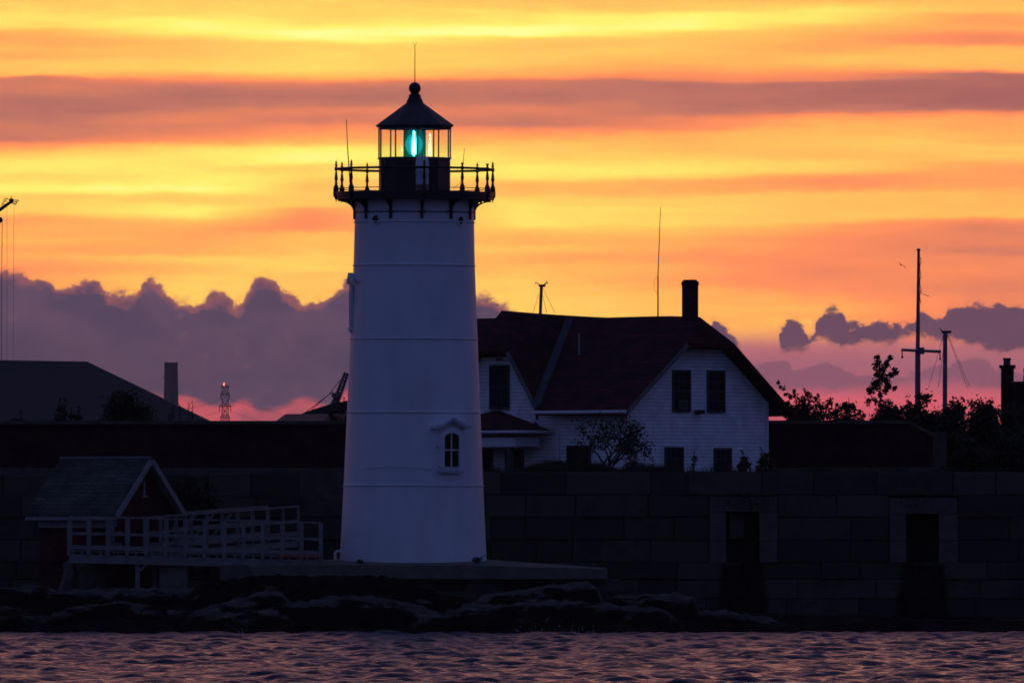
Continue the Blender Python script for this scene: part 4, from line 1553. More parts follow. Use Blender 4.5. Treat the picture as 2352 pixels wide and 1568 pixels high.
A = at(158, 1270, -3.0); B = at(736, 1279, -3.0)
FB = thing('footbridge', 'grey painted wooden footbridge with railings, between the brick shed and the lighthouse platform', 'footbridge', (A.x, A.y, 1.3))
bridge(FB, (A.x, -3.0, sz(1262)), (B.x, -3.0, sz(1276)), (0, 1.5, 0), 1.02, 13, girder=.26)
for px, py in ((316, 1345), (355, 1345)):
    m = MB()
    p = at(px, py, -2.9 if px < 330 else -1.6)
    m.bar((p.x, p.y, .9), (p.x, p.y, sz(1285)), .13)
    m.build('leg', M['wood_grey'], FB)
m = MB(); q0, q1 = at(316, 1312, -2.9), at(352, 1284, -2.9)
m.bar(q0, q1, .08); m.build('brace', M['wood_grey'], FB)
m = MB(); q0, q1 = at(575, 1282, -3.3), at(735, 1280, -3.3)
p0, p1 = at(640, 1276.5, -3.35), at(738, 1278.5, -3.35)
m.tube([p0, p1], .035, 8)
tag(m.build('orange_pipe', M['orange']), 'thin orange pipe lying along the lighthouse end of the footbridge', 'pipe')
# second bridge climbing back to the wall
A2 = at(262, 1260, -1.2); B2 = at(690, 1242, 10.5)
F2 = thing('walkway', 'narrower railed wooden walkway rising behind the footbridge to the granite wall', 'walkway', (A2.x, A2.y, 1.3))
bridge(F2, (A2.x, -1.0, sz(1259)), (B2.x - 1.0, 10.4, at(0, 1231, 10.4).z), (.9, -.45, 0), .94, 10, joists=False, girder=.2)
m = MB()
for i, px in enumerate((400, 440, 480)):
    q0, q1 = at(px, 1240, 3 + i), at(px + 52, 1178, 3 + i)
    m = MB(); m.bar(q0, q1, .07, .09); m.build('stair_stringer', M['wood_grey'], F2)
# concrete bridge pier
m = MB(); p0, p1 = at(366, 1290, -2.8), at(430, 1350, -2.8)
m.box(p0.x, p1.x, -2.8, -1.2, .6, p0.z - .02, .01)
tag(m.build('bridge_pier', M['concrete']), 'square concrete pier standing on the rocks under the footbridge', 'pier')
m = MB()
for j, (x0, x1, y0, y1) in enumerate(((136, 175, 1290, 1350), (176, 240, 1284, 1350))):
    p0, p1 = at(x0, y0, -2.2), at(x1, y1, -2.2)
    m = MB(); m.cur = .8
    n = 8
    prof_ = [(.0 + abs(p1.x - p0.x) / 2 * s, z) for s, z in ((1.1, .7), (1.1, 1.2), (1.0, 1.0 + (p0.z - 1.0) * .5), (.9, p0.z - .3), (.65, p0.z - .1), (.2, p0.z))]
    m.lathe(prof_, 9, ((p0.x + p1.x) / 2, -1.6, 0), a0=j)
    m.v = [(v[0] + mnoise.noise(Vector(v) * 2.2) * .36, v[1] + mnoise.noise(Vector(v) * 1.9 + Vector((5, 0, 0))) * .3, v[2] + mnoise.noise(Vector(v) * 2.5) * .22) for v in m.v]
    tag(m.build('boulder', M['granite_pale'], tone=True), ['narrow pale boulder below the left end of the footbridge', 'wide pale boulder under the footbridge beside the shed wall', 'low pale boulder left of the brick shed'][j], 'boulder', 'boulders round the shed')

# ------------------------------------------------------------------ vegetation
def leaf(b, c, s, rnd):
    u = Vector((rnd.gauss(0, 1), rnd.gauss(0, 1), rnd.gauss(0, 1))).normalized()
    w = u.orthogonal().normalized()
    w = (Matrix.Rotation(rnd.random() * 6.28, 3, u) @ w) * s
    u = u * s * .5
    b.add([c - w, c + u, c + w, c - u], [(0, 1, 2, 3)])


def grow(bb, lb, p, d, ln, r, depth, rnd, ls, spread, leaf_from, nleaf, droop=0.0):
    n = 3
    pts, rad = [p.copy()], [r]
    for i in range(n):
        d = (d + Vector((rnd.gauss(0, .13), rnd.gauss(0, .13), rnd.gauss(0, .08) - droop))).normalized()
        p = p + d * ln / n
        pts.append(p.copy()); rad.append(r * (1 - .35 * (i + 1) / n))
        if depth <= leaf_from:
            for _ in range(nleaf):
                leaf(lb, p + Vector((rnd.gauss(0, 1), rnd.gauss(0, 1), rnd.gauss(0, 1))) * ls * 1.5, ls * rnd.uniform(.6, 1.2), rnd)
    bb.tube(pts, rad, 5, caps=False)
    if depth == 0:
        for _ in range(nleaf * 2):
            leaf(lb, p + Vector((rnd.gauss(0, 1), rnd.gauss(0, 1), rnd.gauss(0, 1))) * ls * 1.8, ls * rnd.uniform(.6, 1.2), rnd)
        return
    k_ = rnd.choice((2, 3, 3))
    for i in range(k_):
        u = d.orthogonal().normalized()
        u = Matrix.Rotation(i * 6.28 / k_ + rnd.uniform(-.6, .6), 3, d) @ u
        nd = (d + u * spread * rnd.uniform(.6, 1.2)).normalized()
        grow(bb, lb, p, nd, ln * rnd.uniform(.62, .85), r * .62, depth - 1, rnd, ls, spread, leaf_from, nleaf, droop)


def tree(name, label, cat, px, py0, py1, Y, depth=4, ls=.05, spread=.6, nleaf=3, seed=1, group=None, lm='leaf', widen=1.0, stems=1, ground=None, trunk=.22, leaf_from=1):
    """root at photo row py0 (or ground height), top near py1; width scaled by widen"""
    rnd = random.Random(seed)
    p0, p1 = at(px, py0, Y), at(px, py1, Y)
    z0 = ground if ground is not None else p0.z
    H = p1.z - z0
    T = thing(name, label, cat, (p0.x, Y, z0), group)
    bb, lb = MB(), MB()
    for s_ in range(stems):
        d = Vector((rnd.gauss(0, .25), rnd.gauss(0, .2), 1)).normalized() if stems > 1 else Vector((0, 0, 1))
        grow(bb, lb, Vector((0, 0, 0)), d, H * trunk * rnd.uniform(.8, 1.1), H * .018 + .008, depth, rnd, ls, spread, leaf_from, nleaf)
    zs = max(v[2] for v in lb.v)
    sc = H / zs
    f = lambda v: (p0.x + v[0] * sc * widen, Y + v[1] * sc * widen, z0 + v[2] * sc)
    bb.v = [f(v) for v in bb.v]
    # leaves keep their size: move quad centres only
    out = []
    for i in range(0, len(lb.v), 4):
        q = [Vector(v) for v in lb.v[i:i + 4]]
        c = sum(q, Vector()) / 4
        cc = Vector(f(c))
        out += [tuple(cc + (v - c)) for v in q]
    lb.v = out
    bb.build('trunk', M['bark'], T)
    lb.build('crown', M[lm], T)
    return T


def bush(name, label, cat, px0, px1, py0, py1, Y, n=2200, ls=.07, seed=1, group=None, lm='leaf', ground=None, depth_m=1.6, twigs=14):
    """dense mass: leaf clumps inside an uneven dome"""
    rnd = random.Random(seed)
    a_, b2 = at(px0, py0, Y), at(px1, py1, Y)
    z0 = ground if ground is not None else a_.z
    T = thing(name, label, cat, ((a_.x + b2.x) / 2, Y, z0), group)
    lb, tb_ = MB(), MB()
    cx, W2, H = (a_.x + b2.x) / 2, (b2.x - a_.x) / 2, b2.z - z0
    clumps = []
    n = int(n * 1.7)
    nc = max(14, int(n / 75))
    rmx = max(.10, min(.42, W2 * .5, H * .25))
    for i in range(nc):
        u = rnd.uniform(-1, 1)
        v = rnd.uniform(-1, 1)
        top = max(.25, (1 - abs(u) ** 3) ** .5) * (1 - .2 * abs(v)) * rnd.uniform(.88, 1.0)
        w = top * rnd.random() ** .3
        r_ = rmx * rnd.uniform(.5, 1)
        clumps.append((Vector((cx + u * (W2 - r_ * .4), Y + v * depth_m, z0 + H * w - r_ * .3)), r_))
    for i in range(n):
        c, r_ = rnd.choice(clumps)
        p = c + Vector((rnd.gauss(0, .5), rnd.gauss(0, .5), rnd.gauss(0, .42))) * r_
        leaf(lb, p, ls * rnd.uniform(.6, 1.3), rnd)
    for i in range(twigs):
        c, r_ = rnd.choice(clumps)
        q = Vector((cx + (c.x - cx) * .5, Y, z0))
        mid_ = q.lerp(c, .6) + Vector((0, 0, H * .08))
        tip = c + Vector((rnd.gauss(0, .1), 0, rnd.uniform(.1, .3) * min(H, 1.5)))
        tb_.tube([q, mid_, c, tip], [.035, .02, .012, .004], 5, caps=False)
        for t_ in (.2, .4, .6, .8, 1):
            for _ in range(3):
                leaf(lb, c.lerp(tip, t_) + Vector((rnd.gauss(0, .04), rnd.gauss(0, .04), rnd.gauss(0, .03))), ls * rnd.uniform(.5, 1), rnd)
    tb_.build('stems', M['bark'], T)
    lb.build('foliage', M[lm], T)
    return T


tree('open_shrub', 'open olive shrub with bare fanned branches in front of the white house', 'shrub', 1390, 1085, 943, 20.5, depth=4, ls=.055, spread=.62, nleaf=3, seed=21, lm='leaf_olive', widen=.95, stems=4, ground=4.6, trunk=.24, leaf_from=0)
def clump_plant(name, label, cat, Y, clumps, branches, base_px, ground, ls=.07, seed=1, group=None, lm='leaf', dens=1.0):
    '''clumps (px, py, radius) and branches (lists of px, py) read off the photo, given depth of their own'''
    rnd = random.Random(seed)
    T = thing(name, label, cat, (at(base_px, 0, Y).x, Y, ground), group)
    bb, lb = MB(), MB()
    kk_ = K0 * (Y + 400)
    foot = Vector((at(base_px, 0, Y).x, Y, ground))
    for br_ in branches:
        pts = [at(x, y, Y) + Vector((0, rnd.uniform(-.2, .2), 0)) for x, y in br_]
        if br_[0][0] == base_px:
            pts[0] = at(base_px, br_[0][1], Y)
            pts.insert(0, foot)
        n = len(pts)
        bb.tube(pts, [.022 * (1 - i / n) + .006 for i in range(len(pts))], 5, caps=False)
    for (x, y, r) in clumps:
        c = at(x, y, Y) + Vector((0, rnd.uniform(-.45, .45), 0))
        R_ = r * kk_
        for i in range(int(38 * dens * max(1, (R_ / .12) ** 1.5))):
            leaf(lb, c + Vector((rnd.gauss(0, .5), rnd.gauss(0, .6), rnd.gauss(0, .5))) * R_, ls * rnd.uniform(.5, 1.2), rnd)
        bb.tube([c - Vector((0, 0, R_ * 1.2)), c, c + Vector((rnd.gauss(0, .3) * R_, 0, R_))], [.012, .008, .003], 4, caps=False)
    bb.build('trunk', M['bark'], T)
    lb.build('crown', M[lm], T)
    return T


zc = lambda l: [(1722.7 + x * .3662, 545.5 + y * .3662, r * .3662) for x, y, r in l]
zb_ = lambda l: [(1722.7 + x * .3662, 545.5 + y * .3662) for x, y in l]
bp = 1722.7 + 818 * .3662
clump_plant('young_tree', 'slender young tree with ragged upright crown above the bushes, left of the flagpole', 'tree', 46,
    zc([(795, 755, 14), (805, 780, 20), (880, 752, 12), (800, 805, 24), (862, 775, 14), (852, 800, 20), (828, 832, 26), (905, 832, 22), (915, 850, 14), (880, 862, 20), (800, 858, 22), (830, 880, 28), (855, 905, 26), (800, 905, 26), (780, 915, 18), (760, 952, 24), (795, 935, 26), (870, 938, 22), (905, 945, 12), (743, 1025, 22), (812, 985, 12), (848, 960, 18), (780, 1020, 18), (752, 962, 16)]),
    [[(bp, 545.5 + 1045 * .3662)] + zb_([(815, 960), (828, 880), (812, 800), (795, 748)]), zb_([(828, 905), (870, 860), (915, 828)]), zb_([(828, 870), (855, 800), (882, 742)]), zb_([(816, 975), (790, 950), (750, 948)]), zb_([(820, 990), (850, 955), (905, 940)]), zb_([(818, 1035), (780, 1015), (738, 1018)])],
    bp, 3.8, ls=.075, seed=4, dens=1.25)
for i, (cl, bx_, lab) in enumerate((
    ([(275, 962, 10), (280, 990, 16), (350, 968, 20), (362, 985, 20), (330, 1008, 28), (380, 1000, 18), (300, 1045, 32), (250, 1000, 14), (345, 1050, 30), (225, 985, 12), (210, 950, 10), (270, 1085, 30), (350, 1090, 34), (320, 1120, 40), (175, 910, 8), (190, 935, 8), (240, 1040, 20)], 310, 'ragged tall bush just right of the white house roof'),
    ([(427, 990, 9), (415, 1010, 12), (430, 1038, 22), (500, 1022, 18), (485, 1040, 22), (460, 1060, 22), (410, 1060, 20), (510, 1040, 12), (440, 1090, 34), (490, 1090, 34), (460, 1120, 40)], 460, 'ragged bush with two tufts, second from the white house roof'),
    ([(590, 1048, 14), (545, 1050, 9), (620, 1045, 16), (640, 1058, 14), (570, 1065, 18), (605, 1075, 24), (650, 1075, 18), (685, 1090, 12), (550, 1090, 26), (610, 1105, 36), (670, 1110, 28), (560, 1125, 36), (650, 1130, 34), (710, 1115, 18), (700, 1135, 24)], 610, 'lower ragged bush in the gap left of the young tree'))):
    clump_plant('ragged_bush', lab, 'bush', 40 + i, zc(cl), [[(1722.7 + bx_ * .3662, 545.5 + 1150 * .3662)] + zb_([(c[0], c[1])]) for c in cl[:7]], 1722.7 + bx_ * .3662, 3.8, ls=.055, seed=30 + i, group='ragged bushes between the house and the young tree')
hed = [
 (1770, 1915, 1000, 898, 44, 3400, 'low dense bush under the ragged tufts beside the white house roof'),
 (1870, 2000, 1000, 916, 44, 2800, 'lowest dense bush in the gap left of the young tree'),
 (1985, 2095, 1000, 893, 42, 4200, 'dense dark bush at the foot of the young tree'),
 (2060, 2165, 1000, 889, 41, 4200, 'dense dark bush in front of the flagpole foot'),
 (2120, 2235, 1000, 880, 40, 4500, 'tallest dense bush in front of the grey boat mast'),
 (2205, 2310, 1000, 905, 41, 4000, 'dense bush between the boat mast and the brick chimney'),
 (2235, 2300, 980, 882, 44, 1500, 'feathery upright bush left of the brick chimney'),
 (2285, 2420, 1000, 905, 40, 4500, 'dense bush below the brick chimney at the edge of the frame'),
 (2150, 2270, 1090, 985, 34, 4200, 'dark low bush beside the sloping end of the brick wall'),
 (2255, 2400, 1090, 975, 33, 4600, 'dark low bush on the wall top at the far right'),
]
for i, (x0, x1, y0, y1, Y, n, lab) in enumerate(hed):
    bush('dark_bush', lab, 'bush', x0, x1, y0, y1, Y, n=n, ls=.085, seed=40 + i, group='bushes behind the brick wall', ground=3.8)
lf = [
 (228, 350, 965, 886, 36, 3800, 'large dark bush in front of the hipped slate roof'),
 (128, 158, 965, 918, 36, 700, 'small bush at the left foot of the hipped roof'),
 (158, 186, 965, 922, 37, 500, 'narrow bush beside the small one under the hipped roof'),
 (20, 70, 965, 942, 37, 500, 'lowest bush on the far left above the brick wall'),
 (375, 400, 965, 935, 37, 350, 'small bush in front of the tall smokestack'),
]
for i, (x0, x1, y0, y1, Y, n, lab) in enumerate(lf):
    bush('wall_top_bush', lab, 'bush', x0, x1, y0, y1, Y, n=n, ls=.06, seed=80 + i, group='bushes above the left brick wall', ground=5.6, twigs=6)
bush('wall_top_bush', 'sparse reddish leafed bush against the glow, touching the left side of the lighthouse', 'bush', 742, 806, 965, 908, 37, n=620, ls=.05, seed=99, ground=5.6, twigs=10)
for i, (px, py) in enumerate(((432, 922), (441, 920), (411, 925), (395, 918))):
    rnd = random.Random(i)
    b = MB()
    p0, p1 = at(px, 975, 37), at(px + 1, py, 37)
    b.tube([p0, p0.lerp(p1, .5) + Vector((.02, 0, 0)), p1], [.012, .01, .004], 5)
    for j in range(26):
        c = p0.lerp(p1, .25 + .75 * j / 26)
        leaf(b, c + Vector((rnd.gauss(0, .035), 0, 0)), .035, rnd)
    tag(b.build('tall_weed', M['leaf'], smooth=False), ['thin spiky weed stalk beside the roof edge, second from the right', 'rightmost thin spiky weed stalk beside the roof edge', 'thin weed stalk right of the smokestack', 'thin weed stalk in front of the smokestack foot'][i], 'weed', 'weed stalks above the brick wall')
bush('wall_shrub', 'leafy shrub on the wall top at the right corner of the white house', 'shrub', 1738, 1778, 1088, 1038, 17, n=420, ls=.07, seed=7, lm='leaf_olive', depth_m=.4, ground=4.6, twigs=8)
bush('wall_shrub', 'small leafy shrub on the wall top beside the right lower window', 'shrub', 1690, 1730, 1088, 1042, 17, n=330, ls=.07, seed=8, lm='leaf_olive', depth_m=.4, ground=4.6, twigs=7)
bush('wall_shrub', 'sparse weed clump on the wall top right of the open shrub', 'shrub', 1425, 1480, 1088, 1052, 17, n=200, ls=.055, seed=9, lm='leaf_olive', depth_m=.4, ground=4.6, twigs=8)
bush('wall_shrub', 'dark low shrub on the wall top under the side window', 'shrub', 1280, 1345, 1088, 1048, 17, n=700, ls=.06, seed=10, depth_m=.4, ground=4.6, twigs=8)
bush('fern_stalk', 'single feathery stalk in front of the white gable between the lower windows', 'weed', 1588, 1604, 1088, 1030, 17, n=150, ls=.035, seed=11, lm='leaf_olive', depth_m=.1, ground=4.6, twigs=4)
bush('shed_bush', 'dark bush behind the right side of the brick shed', 'bush', 380, 510, 1180, 1058, 9, n=3800, ls=.07, seed=12, ground=1.6, depth_m=.9)
bush('rock_weed', 'small green weed at the right foot of the lighthouse', 'weed', 1086, 1104, 1296, 1276, -2.4, n=90, ls=.035, seed=13, depth_m=.1, ground=2.05, twigs=3)
bush('rock_weed', 'small dark weed at the front left of the lighthouse foot', 'weed', 822, 836, 1298, 1282, -2.6, n=60, ls=.03, seed=14, depth_m=.1, ground=2.03, twigs=3)
# grass along the wall top: countless blades
gb = MB()
rnd = random.Random(77)
for i in range(13000):
    px = rnd.choice([rnd.uniform(1107, 2500), rnd.uniform(1190, 1560), rnd.gauss(1330, 80)])
    Y = rnd.uniform(12.9, 17)
    p = at(px, 1088, Y)
    h = rnd.uniform(.22, .40) * (1 + .9 * mnoise.noise(Vector((px * .013, 0, 0)))) + (rnd.uniform(0, .22) if 1190 < px < 1560 else 0)
    z0 = 4.74
    lean = rnd.gauss(0, .06)
    gb.add([(p.x - .012, Y, z0), (p.x + .012, Y, z0), (p.x + lean, Y + rnd.gauss(0, .03), z0 + h)], [(0, 1, 2)])
tag(gb.build('grass', M['grass']), 'rough grass growing along the top of the granite wall', 'grass', None, 'stuff')
gt_ = MB()
gt_.box(at(1005, 0, 12).x, 60, 13.2, 24.0, 3.0, 4.74)
struct(gt_.build('wall_terrace_ground', M['ground']))
# ivy hanging over the openings
iv = MB()
for cx, cy, n, w in ((1715, 1150, 260, 34), (2110, 1150, 90, 30), (2250, 1180, 80, 30), (1860, 1175, 60, 40)):
    for i in range(n):
        p = at(rnd.gauss(cx, w), rnd.gauss(cy, 13), 11.86)
        leaf(iv, p, rnd.uniform(.03, .06), rnd)
tag(iv.build('ivy', M['leaf_olive']), 'patchy ivy hanging over the granite wall openings', 'ivy', None, 'stuff')

# ------------------------------------------------------------------ background buildings
HY = 120.0
def hipped(name, label, pts_top, left_px, right_px, Y, base_py, mtl, wallm):
    pass
T = thing('hipped_roof_building', 'large dark building with hipped slate roof behind the left brick wall', 'building', at(150, 1230, HY + 8))
b = MB()
r0, r1 = at(-420, 820, HY + 10), at(200, 830, HY + 10)
rm = at(0, 825, HY + 10)
e0, e1 = at(-800, 970, HY), at(487, 970, HY)
e2, e3 = at(487, 970, HY + 20), at(-800, 970, HY + 20)
zz = e0.z
vs = [(r0.x, r0.y, r0.z), (r1.x, r1.y, r1.z), (e0.x, HY, zz), (e1.x, HY, zz), (e1.x, HY + 20, zz), (e0.x, HY + 20, zz)]
b.add(vs, [(2, 3, 1, 0), (3, 4, 1), (4, 5, 0, 1), (5, 2, 0), (2, 5, 4, 3)])
M['slate_big'] = lines_mat('big_slate_roof', (.040, .036, .026), .22, dark=.7, width=.25, bump=.01)
b.build('roof', M['slate_big'], T)
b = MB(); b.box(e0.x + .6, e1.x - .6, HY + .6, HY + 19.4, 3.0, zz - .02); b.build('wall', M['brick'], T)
# low dark roof near the lighthouse
T = thing('low_roof_building', 'low dark slate roofed building just left of the lighthouse, above the brick wall', 'building', at(760, 1230, 92))
b = MB()
p0, p1, p2, p3 = at(634, 966, 88), at(656, 950, 92), at(1000, 950, 92), at(1020, 966, 88)
vs = [(p0.x, 88, p0.z), (p3.x, 88, p3.z), (p3.x, 97, p3.z), (p0.x, 97, p0.z), (p1.x, 92.5, p1.z), (p2.x, 92.5, p2.z)]
b.add(vs, [(0, 1, 5, 4), (1, 2, 5), (2, 3, 4, 5), (3, 0, 4), (0, 3, 2, 1)]); b.build('roof', M['slate_big'], T)
b = MB(); b.box(p0.x + .3, p3.x - .3, 88.3, 96.7, 3, p0.z - .02); b.build('wall', M['brick'], T)
# arched shed roof behind it
T = thing('arched_shed', 'low curved grey shed roof rising behind the low dark roof beside the lighthouse', 'shed', at(800, 1230, 250))
b = MB()
pts = []
for i in range(21):
    u = i / 20
    px = 690 + u * 330
    py = 951 - 36 * math.sin(math.pi * min(1, u * 1.0)) ** .9
    pts.append(at(px, py, 250))
b.prism([(pts[0].x, 250, 3)] + [tuple(p) for p in pts] + [(pts[-1].x, 250, 3)], (0, 14, 0))
b.build('vault', M['slate_big'], T)
# brick house on the right: chimney with pot
T = thing('brick_house', 'dark brick house at the right edge with a square chimney and one pot', 'house', at(2420, 1230, 70))
b = MB()
p0, p1 = at(2331, 882, 66), at(2700, 882, 66)
b.box(p0.x, p1.x, 66, 74, 3, p0.z); wl = b.build('wall', M['brick'], T)
b = MB()
c0_, c1_ = at(2299, 838, 67), at(2330, 838, 67)
b.box(c0_.x + .02, c1_.x - .02, 67, 67.6, 3, c0_.z - .12); b.box(c0_.x - .04, c1_.x + .04, 66.94, 67.66, c0_.z - .12, c0_.z)
ch = b.build('chimney', M['brick'], T)
b = MB(); pc = at(2313, 822, 67.3); b.lathe([(.13, c0_.z), (.12, pc.z - .08), (.15, pc.z - .08), (.15, pc.z)], 12, (pc.x, 67.3, 0)); b.build('chimney_pot', M['cap'], ch)
b = MB(); b.box(p0.x - .1, p1.x + .1, 65.9, 74.1, p0.z, p0.z + .1); b.build('roof', M['slate_big'], T)

# ------------------------------------------------------------------ masts, flagpole
FY = 60.0
pb_, pt_ = at(2107.5, 1000, FY), at(2110, 576, FY)
T = thing('flagpole', 'tall grey flagpole with a crosswise yard, rising from the bushes on the right', 'flagpole', (pb_.x, FY, 3.8))
b = MB()
b.tube([(pb_.x, FY, 3.5), (at(2108, 806, FY).x, FY, at(0, 806, FY).z)], [.11, .095], 12); b.tube([(at(2108, 806, FY).x, FY, at(0, 806, FY).z), pt_], [.075, .048], 12)
b.build('pole', M['mast_alu'], T)
b = MB(); b.lathe([(.05, pt_.z), (.085, pt_.z + .03), (.05, pt_.z + .07), (.01, pt_.z + .09)], 12, (pt_.x, FY, 0)); b.build('truck', M['steel_grey'], T)
b = MB(); y0, y1 = at(2070, 803.5, FY), at(2161, 807.5, FY); b.tube([(y0.x, FY - .14, y0.z), (y1.x, FY - .14, y1.z)], .05, 10)
q_ = at(2117, 805.5, FY); b.box(q_.x - .09, q_.x + .09, FY - .2, FY, q_.z - .12, q_.z + .12)
yd = b.build('yard', M['mast_alu'], T)
for px, py in ((2072, 804), (2159, 808)):
    b = MB(); q_ = at(px, py, FY); b.tube([(q_.x, FY - .14, q_.z - .04), (q_.x, FY - .14, q_.z - .22)], .02, 6); b.lathe([(.01, -.3), (.035, -.27), (.035, -.22), (.01, -.2)], 8, (q_.x, FY - .14, q_.z)); b.build('pulley', M['black_iron'], yd)
b = MB()
hl = [at(2114 + 1.6 * math.sin(i * 1.7), 590 + i * 9, FY) for i in range(13)]
b.tube(hl, .012, 5); b.tube([at(2113, 668, FY), at(2121, 676, FY), at(2131, 680, FY), at(2135, 679.5, FY)], .01, 5)
b.build('halyard', M['black_iron'], T)

def sail_mast(px0, px1, pyt, pyb, Y, r_, label, stays, heads):
    T = thing('boat_mast', label, 'mast', (at(px0, pyb, Y).x, Y, 1.0), 'boat masts showing behind the point')
    a_, t_ = at(px0, pyb, Y), at(px1, pyt, Y)
    dd = (t_ - a_)
    foot = a_ - dd * ((a_.z - .6) / dd.z)
    b = MB(); b.tube([foot, t_], [r_ * 1.1, r_ * .95], 12); b.build('pole', M['mast_alu'], T)
    b = MB()
    for l in heads:
        b.tube([at(x, y, Y) for x, y in l], .018, 5)
    b.box(t_.x - r_ * 1.6, t_.x + r_ * 2.6, Y - .06, Y + .06, t_.z - .03, t_.z + .06)
    b.build('masthead_instruments', M['fence_dark'], T)
    for l in stays:
        b = MB(); q = [at(x, y, Y) for x, y in l]
        b.tube(q, .007, 4); b.build('stay', M['fence_dark'], T)
sail_mast(1241, 1243.5, 657, 720, 75, .058, 'short dark boat masthead with wind instruments, showing above the house ridge',
          [[(1242, 660), (1256, 719)], [(1246, 660), (1275, 719)], [(1237, 676), (1223, 725)]], [[(1243, 656), (1230, 648), (1229, 652)], [(1245, 656), (1256, 650), (1256, 644)], [(1251, 651), (1259, 650)]])
sail_mast(2170.5, 2171, 763, 887, 75, .085, 'thick grey boat mast with stays, right of the flagpole',
          [[(2168, 766), (2133, 890)], [(2174, 766), (2222, 890)], [(2176, 766), (2228, 890)], [(2167, 800), (2155, 890)]], [[(2170, 762), (2160, 757), (2159, 752)], [(2172, 762), (2184, 761)]])
sail_mast(2351, 2353, 850, 885, 80, .03, 'thin boat mast cut by the right edge of the frame', [], [])

# ------------------------------------------------------------------ far things
DY = 4600.0
T = thing('smokestack', 'tall plain concrete smokestack far off, right of the hipped slate roof', 'smokestack', at(393, 1250, DY))
s0 = at(393, 832, DY)
kk = K0 * (DY + 400)
b = MB(); b.lathe([(20.5 * kk, 0), (17.2 * kk, at(0, 940, DY).z), (15.2 * kk, s0.z - 1), (15.6 * kk, s0.z)], 40, (s0.x, DY, 0)); b.build('shaft', M['far_concrete'], T, smooth=True)
b = MB(); b.box(s0.x - 19.5 * kk, s0.x - 16 * kk, DY - .4, DY + .4, at(0, 868, DY).z, at(0, 866, DY).z); b.build('platform', M['far_concrete'], T)

PY = 5600.0
T = thing('power_pylon', 'distant steel lattice power pylon with a glowing red lamp on top', 'pylon', at(517, 1250, PY))
kk = K0 * (PY + 400)
A_ = lambda x, y, Y=PY: at(x, y, Y)
b = MB()
hw = lambda y: 4.6 + max(0, (y - 965)) * .03
dp = 10 * kk / 2
legs = []
ys = [886, 904, 920, 936, 952, 968, 1000, 1040, 1090, 1150, 1230]
for s_ in (-1, 1):
    for q in (-1, 1):
        for y0, y1 in zip(ys[:-1], ys[1:]):
            b.bar(A_(517 + s_ * hw(y0) * 1.5, y0) + Vector((0, q * dp, 0)), A_(517 + s_ * hw(y1) * 1.5, y1) + Vector((0, q * dp, 0)), .34)
            b.bar(A_(517 + s_ * hw(y0) * .55, y0) + Vector((0, q * dp, 0)), A_(517 + s_ * hw(y1) * .55, y1) + Vector((0, q * dp, 0)), .26)
for y0, y1 in zip(ys[:-1], ys[1:]):
    for s_ in (-1, 1):
        b.bar(A_(517 - s_ * hw(y0) * 1.5, y0) + Vector((0, -dp, 0)), A_(517 + s_ * hw(y1) * 1.5, y1) + Vector((0, -dp, 0)), .2)
b.build('lattice_tower', M['steel_grey'], T)
for y, w in ((889, 9), (905, 11), (932, 14), (958, 11)):
    b = MB()
    b.bar(A_(517 - w, y), A_(517 + w, y), .5, .35)
    b.bar(A_(517 - w, y), A_(517 - 6, y - 5), .25); b.bar(A_(517 + w, y), A_(517 + 6, y - 5), .25); b.bar(A_(511, y - 5), A_(523, y - 5), .25)
    for s_ in (-1, 1):
        if y > 900:
            b.bar(A_(517 + s_ * (w - 1), y), A_(517 + s_ * (w - 1), y + 12), .32)
    b.build('cross_arm', M['steel_grey'], T)
b = MB(); q_ = A_(514.5, 882); b.lathe([(.1, -.6), (.3, -.35), (.3, .35), (.1, .6)], 10, (q_.x, PY, q_.z)); b.build('red_lamp', M['red_lamp'], T)
b = MB()
for y in (917, 944, 970):
    for s_ in (-1, 1):
        w = 11
        for xe, ye in ((517 + s_ * 330, y + 60),):
            pts = [A_(517 + s_ * w + (xe - 517 - s_ * w) * u, y + (ye - y) * u + 22 * math.sin(math.pi * u) * .6) for u in [i / 14 for i in range(15)]]
            b.tube(pts, .05, 4, caps=False)
tag(b.build('power_lines', M['steel_grey']), 'thin drooping power lines strung either side of the distant pylon', 'power lines', None, 'stuff') if False else b.build('power_line', M['steel_grey'], T)

# boom crane behind the low roof
CY = 700.0
T = thing('boom_crane', 'dark lattice boom crane leaning up just left of the lighthouse', 'crane', at(765, 1230, CY))
kk = K0 * (CY + 400)
b = MB()
p0, p1 = at(765, 940, CY), at(796, 856, CY)
d = (p1 - p0); nrm = Vector((-d.z, 0, d.x)).normalized()
NS = 12
for s_ in (-1, 1):
    for q in (-1, 1):
        w0, w1 = 6.5 * kk, 4.2 * kk
        b.bar(p0 + nrm * s_ * w0 + Vector((0, q * .8, 0)), p1 + nrm * s_ * w1 + Vector((0, q * .5, 0)), .13)
for i in range(NS):
    u0, u1 = i / NS, (i + 1) / NS
    wa, wb = 6.5 * kk * (1 - u0) + 4.2 * kk * u0, 6.5 * kk * (1 - u1) + 4.2 * kk * u1
    for q in (-.7, .7):
        b.bar(p0 + d * u0 - nrm * wa + Vector((0, q, 0)), p0 + d * u1 + nrm * wb + Vector((0, q, 0)), .11)
        b.bar(p0 + d * u0 + nrm * wa + Vector((0, q, 0)), p0 + d * u1 - nrm * wb + Vector((0, q, 0)), .11)
b.build('boom', M['steel_grey'], T)
b = MB()
q0 = at(772, 905, CY)
for x, y in ((752, 945), (762, 950), (774, 950), (784, 945)):
    b.bar(q0, at(x, y, CY), .16)
    q1 = at(x, y, CY); b.bar(q1, (q1.x, q1.y, 2.5), .3)
